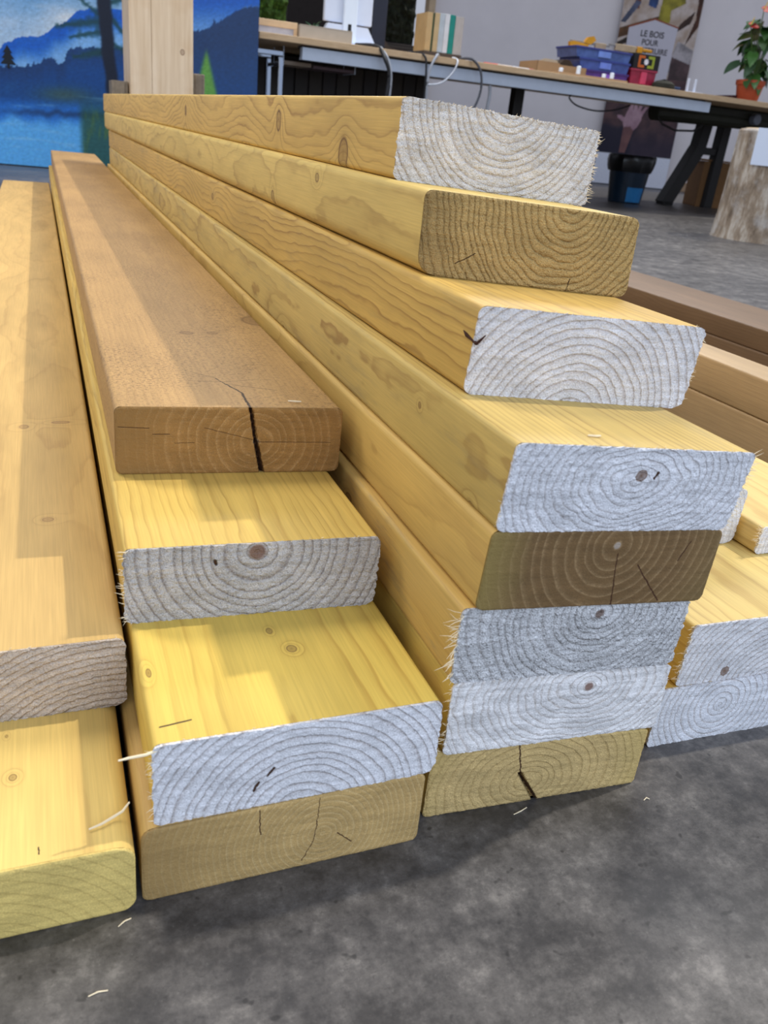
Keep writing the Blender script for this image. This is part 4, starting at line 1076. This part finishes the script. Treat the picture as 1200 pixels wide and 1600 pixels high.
red = simple('red_spathe', (176, 34, 26), 0.55, var=0.12)
for (x, y, z, az, el, L) in ((-0.145, -0.12, 0.525, 0.1, 0.15, 0.10), (-0.205, -0.10, 0.43, 0.15, 0.15, 0.095), (0.0, -0.12, 0.475, 0.2, 0.45, 0.085), (-0.05, -0.15, 0.41, 0.1, -0.2, 0.08)):
    mb = MB(); mb.tube([(x * 0.1, y * 0.1, 0.112), (x * 0.5, y * 0.5, 0.3), (x, y, z)], 0.003, 5); st = mb.build('flower_stalk', stm, pl)
    sp = place_leaf(st, 'spathe', red, L, L * 0.36, (x, y, z), az, el, 0.15, 0.2, 0.75)
    mb = MB(); mb.tube([(x, y, z + 0.004), (x + 0.012 * math.cos(az), y + 0.012 * math.sin(az), z + 0.03), (x + 0.02 * math.cos(az), y + 0.02 * math.sin(az), z + 0.05)], 0.004, 6, 0, [1, 0.9, 0.5]); mb.build('spadix', simple('yellow_spadix', (214, 180, 70), 0.5), st)

# ------------------------------------------------------------------ behind and under the table
cb = tempty('dark_cabinet', 0.05, 0.72, 0)
tag(cb, 'dark ribbed cabinet standing under the left part of the work table', 'cabinet')
mb = MB(); mb.box(0, 1.29, 0.02, 0.6, 0, 0.70, 0.004); mb.build('cabinet_body', simple('dark_cabinet', (34, 31, 32), 0.6), cb)
for i in range(14):
    mb = MB(); mb.box(0.012 + i * 0.091, 0.012 + i * 0.091 + 0.086, 0.0, 0.02, 0.03, 0.68, 0.006); mb.build('front_slat', simple('dark_slat_%d' % (i % 3), (40 + 4 * (i % 3), 36 + 3 * (i % 3), 36), 0.6), cb)
o = tempty('paper_sheet_stack', 0.22, 0.25, 0.7001)
tag(o, 'pale papers held in a wire under the tabletop', 'papers')
mb = MB(); mb.box(0.0, 0.16, 0, 0.2, -0.075, -0.055, 0.002); mb.build('paper', simple('old_paper', (150, 136, 122), 0.7), o)
mb = MB(); mb.box(0.17, 0.42, 0, 0.2, -0.078, -0.062, 0.002); mb.build('magazine', simple('mauve_cover', (92, 74, 80), 0.5), o)
for x in (-0.004, 0.424):
    mb = MB(); mb.tube([(x, 0.0, 0.016), (x, 0, -0.08), (x, 0.2, -0.08), (x, 0.2, 0.016)], 0.003, 6); mb.build('wire', alu, o)

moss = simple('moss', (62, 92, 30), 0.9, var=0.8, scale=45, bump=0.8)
def moss_panel(label, s0, s1, z0, z1, d, m, grp):
    o = tempty('moss_panel', s0, d, z0)
    tag(o, label, 'moss panel', grp)
    rng = random.Random(int(s0 * 100))
    n1, n2 = 46, 24
    vs = []; fs = []
    for j in range(n2 + 1):
        for i in range(n1 + 1):
            x = (s1 - s0) * i / n1; z = (z1 - z0) * j / n2
            h = 0.05 * (noise.noise(Vector((x * 28, z * 28, d))) + 0.6 * noise.noise(Vector((x * 70, z * 70, d)))) + 0.02
            vs.append((x, -max(h, 0.0) - 0.005, z))
    m1 = n1 + 1
    fs = [(j * m1 + i, j * m1 + i + 1, (j + 1) * m1 + i + 1, (j + 1) * m1 + i) for j in range(n2) for i in range(n1)]
    mb = MB(); mb.add(vs, fs); tag(mb.build('moss_cover', m, o), kind='stuff')
    mb = MB(); mb.box(-0.01, s1 - s0 + 0.01, -0.004, 0.04, -0.01, z1 - z0 + 0.01, 0.003); mb.build('backing_board', blk, o)
    return o
def prop_shelf(label, name, s0, s1, d, z0, z1, rgb):
    o = tempty(name, s0, d, 0)
    tag(o, label, 'cabinet', None)
    m = simple(name + '_finish', rgb, 0.6)
    mb = MB(); mb.box(0, s1 - s0, 0.02, 0.4, 0, z1, 0.004); mb.build('cabinet_body', m, o)
    n = max(1, int((s1 - s0) / 0.45))
    for i in range(n):
        w_ = (s1 - s0) / n
        mb = MB(); mb.box(i * w_ + 0.006, (i + 1) * w_ - 0.006, 0, 0.02, z0, z1 - 0.02, 0.004); mb.build('door', m, o)
    return o
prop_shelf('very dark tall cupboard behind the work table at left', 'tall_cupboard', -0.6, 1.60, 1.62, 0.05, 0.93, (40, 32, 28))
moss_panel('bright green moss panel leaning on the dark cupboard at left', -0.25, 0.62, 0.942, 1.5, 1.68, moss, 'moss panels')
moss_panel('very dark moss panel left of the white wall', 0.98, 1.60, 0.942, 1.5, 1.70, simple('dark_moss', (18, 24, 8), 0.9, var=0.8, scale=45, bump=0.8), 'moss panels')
o = tempty('dark_sloped_board', 0.86, 0.9, 0.7502)
tag(o, 'dark brown sloping board standing on the table behind the panel samples', 'board')
mb = MB(); mb.prism([(0, 0), (0.46, 0), (0.40, 0.05), (0.24, 0.09), (0.10, 0.26), (0, 0.28)], 0, 0.02); mb.build('board_panel', simple('dark_brown_board', (54, 44, 38), 0.6), o)
mb = MB(); mb.box(0.02, 0.07, 0.02, 0.2, 0, 0.02, 0.002); mb.build('foot', blk, o)
# chrome stool frame
chrome = simple('chrome', (190, 205, 225), 0.12, metal=1.0, var=0.03)
o = tempty('chrome_stool', -0.02, 0.12, 0)
tag(o, 'chrome square tube stool beside the right edge of the mural', 'stool')
mb = MB(); mb.box(-0.13, 0.20, 0, 0.025, 0.655, 0.682, 0.004); mb.build('top_rail', chrome, o)
mb = MB(); mb.box(-0.13, 0.20, 0.25, 0.275, 0.655, 0.682, 0.004); mb.build('top_rail', chrome, o)
for x, y in ((0.175, 0.0), (0.175, 0.25), (-0.13, 0.0), (-0.13, 0.25)):
    mb = MB(); mb.box(x, x + 0.025, y, y + 0.025, 0, 0.654, 0.004); mb.build('leg', chrome, o)
for x in (-0.128, 0.178):
    mb = MB(); mb.box(x, x + 0.02, 0.026, 0.249, 0.61, 0.63, 0.004); mb.build('stretcher', chrome, o)

# ------------------------------------------------------------------ poster
ps = empty('roll_up_poster', WF @ Vector((0, -0.02, 0)), WA)
tag(ps, 'tall poster with a house-shaped white sign and a photo of a raised hand', 'poster')
def poster_paint(s, z):
    n = fbm(s * 9, z * 9, 1)
    if z < 0.345:
        return (234, 240, 255) if z > 0.012 else (40, 42, 50)
    c = mixc((62, 46, 52), (96, 70, 70), 0.5 + 0.8 * n)
    c = mixc(c, (48, 44, 66), sm(0.75, 0.40, z) * 0.7)
    if s < 0.42 and z < 0.66: c = mixc(c, (32, 32, 52), 0.8 * sm(0.66, 0.60, z + 0.02 * n) * sm(0.42, 0.34, s))
    if z > 1.15:
        c = mixc((178, 158, 142), (206, 194, 188), 0.5 + n)
        for pts, col in (([(0.0, 1.50), (0.42, 1.66), (0.44, 1.76), (0.0, 1.60)], (124, 84, 50)), ([(0.0, 1.42), (0.20, 1.50), (0.10, 1.52), (0, 1.46)], (60, 46, 36)),
                         ([(0.60, 1.58), (0.80, 1.72), (0.83, 1.84), (0.70, 1.72)], (70, 48, 38)), ([(0.78, 1.50), (0.9, 1.70), (0.9, 2.1), (0.83, 2.1), (0.85, 1.76)], (88, 52, 36)),
                         ([(0.28, 1.84), (0.38, 1.82), (0.40, 2.1), (0.30, 2.1)], (58, 84, 140)), ([(0.12, 1.80), (0.18, 1.80), (0.2, 1.98), (0.14, 2.0)], (128, 74, 52)),
                         ([(0.42, 1.70), (0.56, 1.70), (0.55, 1.82), (0.70, 1.90), (0.66, 2.1), (0.44, 2.1)], (168, 158, 56)), ([(0.0, 1.66), (0.06, 1.66), (0.2, 1.86), (0.14, 1.88)], (96, 104, 132)),
                         ([(0.60, 1.2), (0.9, 1.30), (0.9, 1.46), (0.7, 1.54)], (186, 180, 184)), ([(0.66, 1.15), (0.9, 1.15), (0.9, 1.32), (0.66, 1.38)], (96, 76, 78))):
            if polygon_in(pts, s, z): c = mixc(col, (col[0] * 0.7, col[1] * 0.7, col[2] * 0.7), 0.5 + n)
    # raised hand and forearm
    hand = [(0.36, 0.70), (0.34, 0.78), (0.27, 0.84), (0.26, 0.88), (0.31, 0.88), (0.35, 0.85), (0.37, 0.95), (0.40, 1.06), (0.43, 1.06), (0.435, 0.97), (0.45, 1.09), (0.48, 1.10), (0.485, 0.97), (0.51, 1.08), (0.54, 1.08), (0.53, 0.96), (0.57, 1.04), (0.61, 1.05), (0.56, 0.92), (0.55, 0.82), (0.52, 0.72), (0.48, 0.66), (0.44, 0.72)]
    hand = [(hx - 0.10, 0.60 + (hz - 0.66) * 0.66) for hx, hz in hand]
    arm = [(0.26, 0.36), (0.33, 0.36), (0.39, 0.62), (0.36, 0.66), (0.26, 0.63)]
    if polygon_in(arm, s, z): c = mixc((112, 78, 80), (130, 92, 90), 0.5 + n)
    if polygon_in(hand, s, z): c = mixc((156, 122, 136), (178, 146, 158), 0.5 + n)
    return c
mb = MB(); mb.box(0, 0.9, 0.001, 0.018, 0.0, 2.15, 0.001); mb.build('backing_board', simple('poster_back', (180, 180, 186), 0.6), ps)
painted_panel('printed_face', ps, 0, 0.9, 0.0, 2.15, 120, 260, poster_paint, 0.4)
mb = MB(); mb.prism([(0.12, 1.08), (0.645, 1.12), (0.665, 1.655), (0.385, 1.712), (0.106, 1.615)], -0.008, -0.002)
hs = mb.build('house_sign', simple('sign_white', (206, 204, 216), 0.5, var=0.02), ps)
mb = MB(); mb.prism([(0.098, 1.612), (0.385, 1.712), (0.673, 1.655), (0.673, 1.668), (0.385, 1.727), (0.098, 1.627)], -0.009, -0.002); mb.build('roof_edge', simple('sign_roof_line', (150, 78, 52), 0.5), ps)
txt_m = simple('dark_lettering', (44, 40, 44), 0.6)
def lettering(body, parent, cx, z, width, y, mat, h=None):
    cu = bpy.data.curves.new('lettering', 'FONT')
    cu.body = body; cu.align_x = 'CENTER'; cu.extrude = 0.0; cu.offset = 0.016; cu.size = 1.0
    tmp = bpy.data.objects.new('tmp_text', cu); COL.objects.link(tmp)
    bpy.context.view_layer.update()
    me = bpy.data.meshes.new_from_object(tmp.evaluated_get(bpy.context.evaluated_depsgraph_get()))
    bpy.data.objects.remove(tmp)
    xs = [v.co.x for v in me.vertices]; ys = [v.co.y for v in me.vertices]
    k = width / (max(xs) - min(xs)); kh = (h / (max(ys) - min(ys))) if h else k
    for v in me.vertices: v.co = Vector((v.co.x * k, 0, v.co.y * kh))
    me.materials.append(mat)
    o = bpy.data.objects.new('lettering', me); COL.objects.link(o); o.parent = parent
    o.location = (cx, y, z)
    return o
lettering('LE BOIS', ps, 0.385, 1.545, 0.27, -0.0095, txt_m, 0.062)
lettering('POUR', ps, 0.375, 1.465, 0.19, -0.0095, txt_m, 0.058)
lettering('CONSTRUIRE', ps, 0.375, 1.385, 0.44, -0.0095, txt_m, 0.058)

# ------------------------------------------------------------------ bin, carton, stump
bn = empty('waste_bin', (4.255, 5.95, 0))
tag(bn, 'dark blue waste bin lined with a black bag under the work table', 'waste bin')
mb = MB(); mb.lathe([(0.118, 0.0), (0.125, 0.006), (0.158, 0.285), (0.150, 0.285), (0.118, 0.012), (0.02, 0.010)], 32); mb.build('bucket', simple('dark_blue_plastic', (22, 40, 58), 0.3, var=0.15), bn, True)
mb = MB(); mb.lathe([(0.163, 0.225), (0.172, 0.255), (0.178, 0.30), (0.176, 0.335), (0.168, 0.345), (0.155, 0.33), (0.14, 0.20), (0.02, 0.15)], 40, wob=lambda a, z: 1 + 0.03 * math.sin(9 * a + 20 * z) + 0.02 * math.sin(17 * a)); mb.build('bin_bag', simple('black_bag', (14, 14, 16), 0.3, var=0.3, bump=0.3), bn, True)
mb = MB(); vs = []; fs = []
for kz in range(7):
    for ka in range(9):
        z_ = 0.012 + 0.105 * kz / 6; a_ = R(-122) + R(62) * ka / 8
        r_ = 0.1265 + (0.158 - 0.125) * z_ / 0.279
        vs.append((r_ * math.cos(a_), r_ * math.sin(a_), z_))
fs = [(kz * 9 + ka, kz * 9 + ka + 1, kz * 9 + ka + 10, kz * 9 + ka + 9) for kz in range(6) for ka in range(8)]
mb.add(vs, fs); mb.build('translucent_patch', simple('blue_patch', (36, 118, 180), 0.4), bn, True)  # lighter look of the bucket's translucent lower part, put into a patch colour

cbx = empty('cardboard_box', (5.12, 6.16, 0), R(-22))
tag(cbx, 'brown cardboard box on the floor under the table between leg and stump', 'box')
bk = simple('brown_cardboard', (128, 92, 56), 0.8, var=0.08)
mb = MB(); mb.box(0, 0.46, 0, 0.36, 0, 0.355, 0.004); mb.build('carton', bk, cbx)
mb = MB(); mb.prism([(-0.03, 0.357), (0.46, 0.357), (0.46, 0.362), (-0.03, 0.372)], -0.01, 0.17); mb.build('flap', bk, cbx)

st = empty('tree_stump', (3.46, 3.64, 0))
tag(st, 'upright grey barked tree stump standing on the floor at right', 'stump')
t = NT('stump_bark')
co = t.n('ShaderNodeTexCoord').outputs['Object']
n1 = t.noise(t.vmath('MULTIPLY', co, (1, 1, 0.3)), 22, 5, 0.7); n2 = t.noise(co, 7, 4, 0.65)
c = t.ramp(n1, [(0.3, lin((92, 78, 64))), (0.5, lin((150, 134, 116))), (0.68, lin((200, 192, 180)))])
c = t.mix(t.math('MULTIPLY', t.mapr(n2, 0.48, 0.66, 0, 1), 0.7), c, lin((186, 184, 182)))
t.color(c); t.bump(n1, 0.6, 0.012); bark = t.set(0.75, 0, 0.3)
mb = MB(); mb.lathe([(0.222, 0.0), (0.219, 0.02), (0.209, 0.12), (0.204, 0.25), (0.202, 0.40), (0.200, 0.508), (0.190, 0.518)], 44, wob=lambda a, z: 1 + 0.02 * math.sin(3 * a + 1) + 0.013 * math.sin(8 * a + 5 * z) + 0.008 * math.sin(19 * a)); mb.build('bark', bark, st, True)
mb = MB(); mb.lathe([(0.188, 0.515), (0.17, 0.522), (0.01, 0.524)], 40, wob=lambda a, z: 1 + 0.02 * math.sin(3 * a + 1)); mb.build('cut_top', simple('stump_top', (196, 170, 134), 0.7, var=0.15, scale=30), st)
mb = MB(); mb.box(0, 0.15, -0.004, 0.001, 0, 0.165, 0.001)
q = mb.build('white_card', simple('white_card', (214, 226, 246), 0.4, var=0.01), st); q.matrix_local = Matrix.Translation((0.212 * math.cos(R(215)), 0.212 * math.sin(R(215)), 0.355)) @ Matrix.Rotation(R(-55), 4, 'Z') @ Matrix.Translation((-0.07, 0, 0))
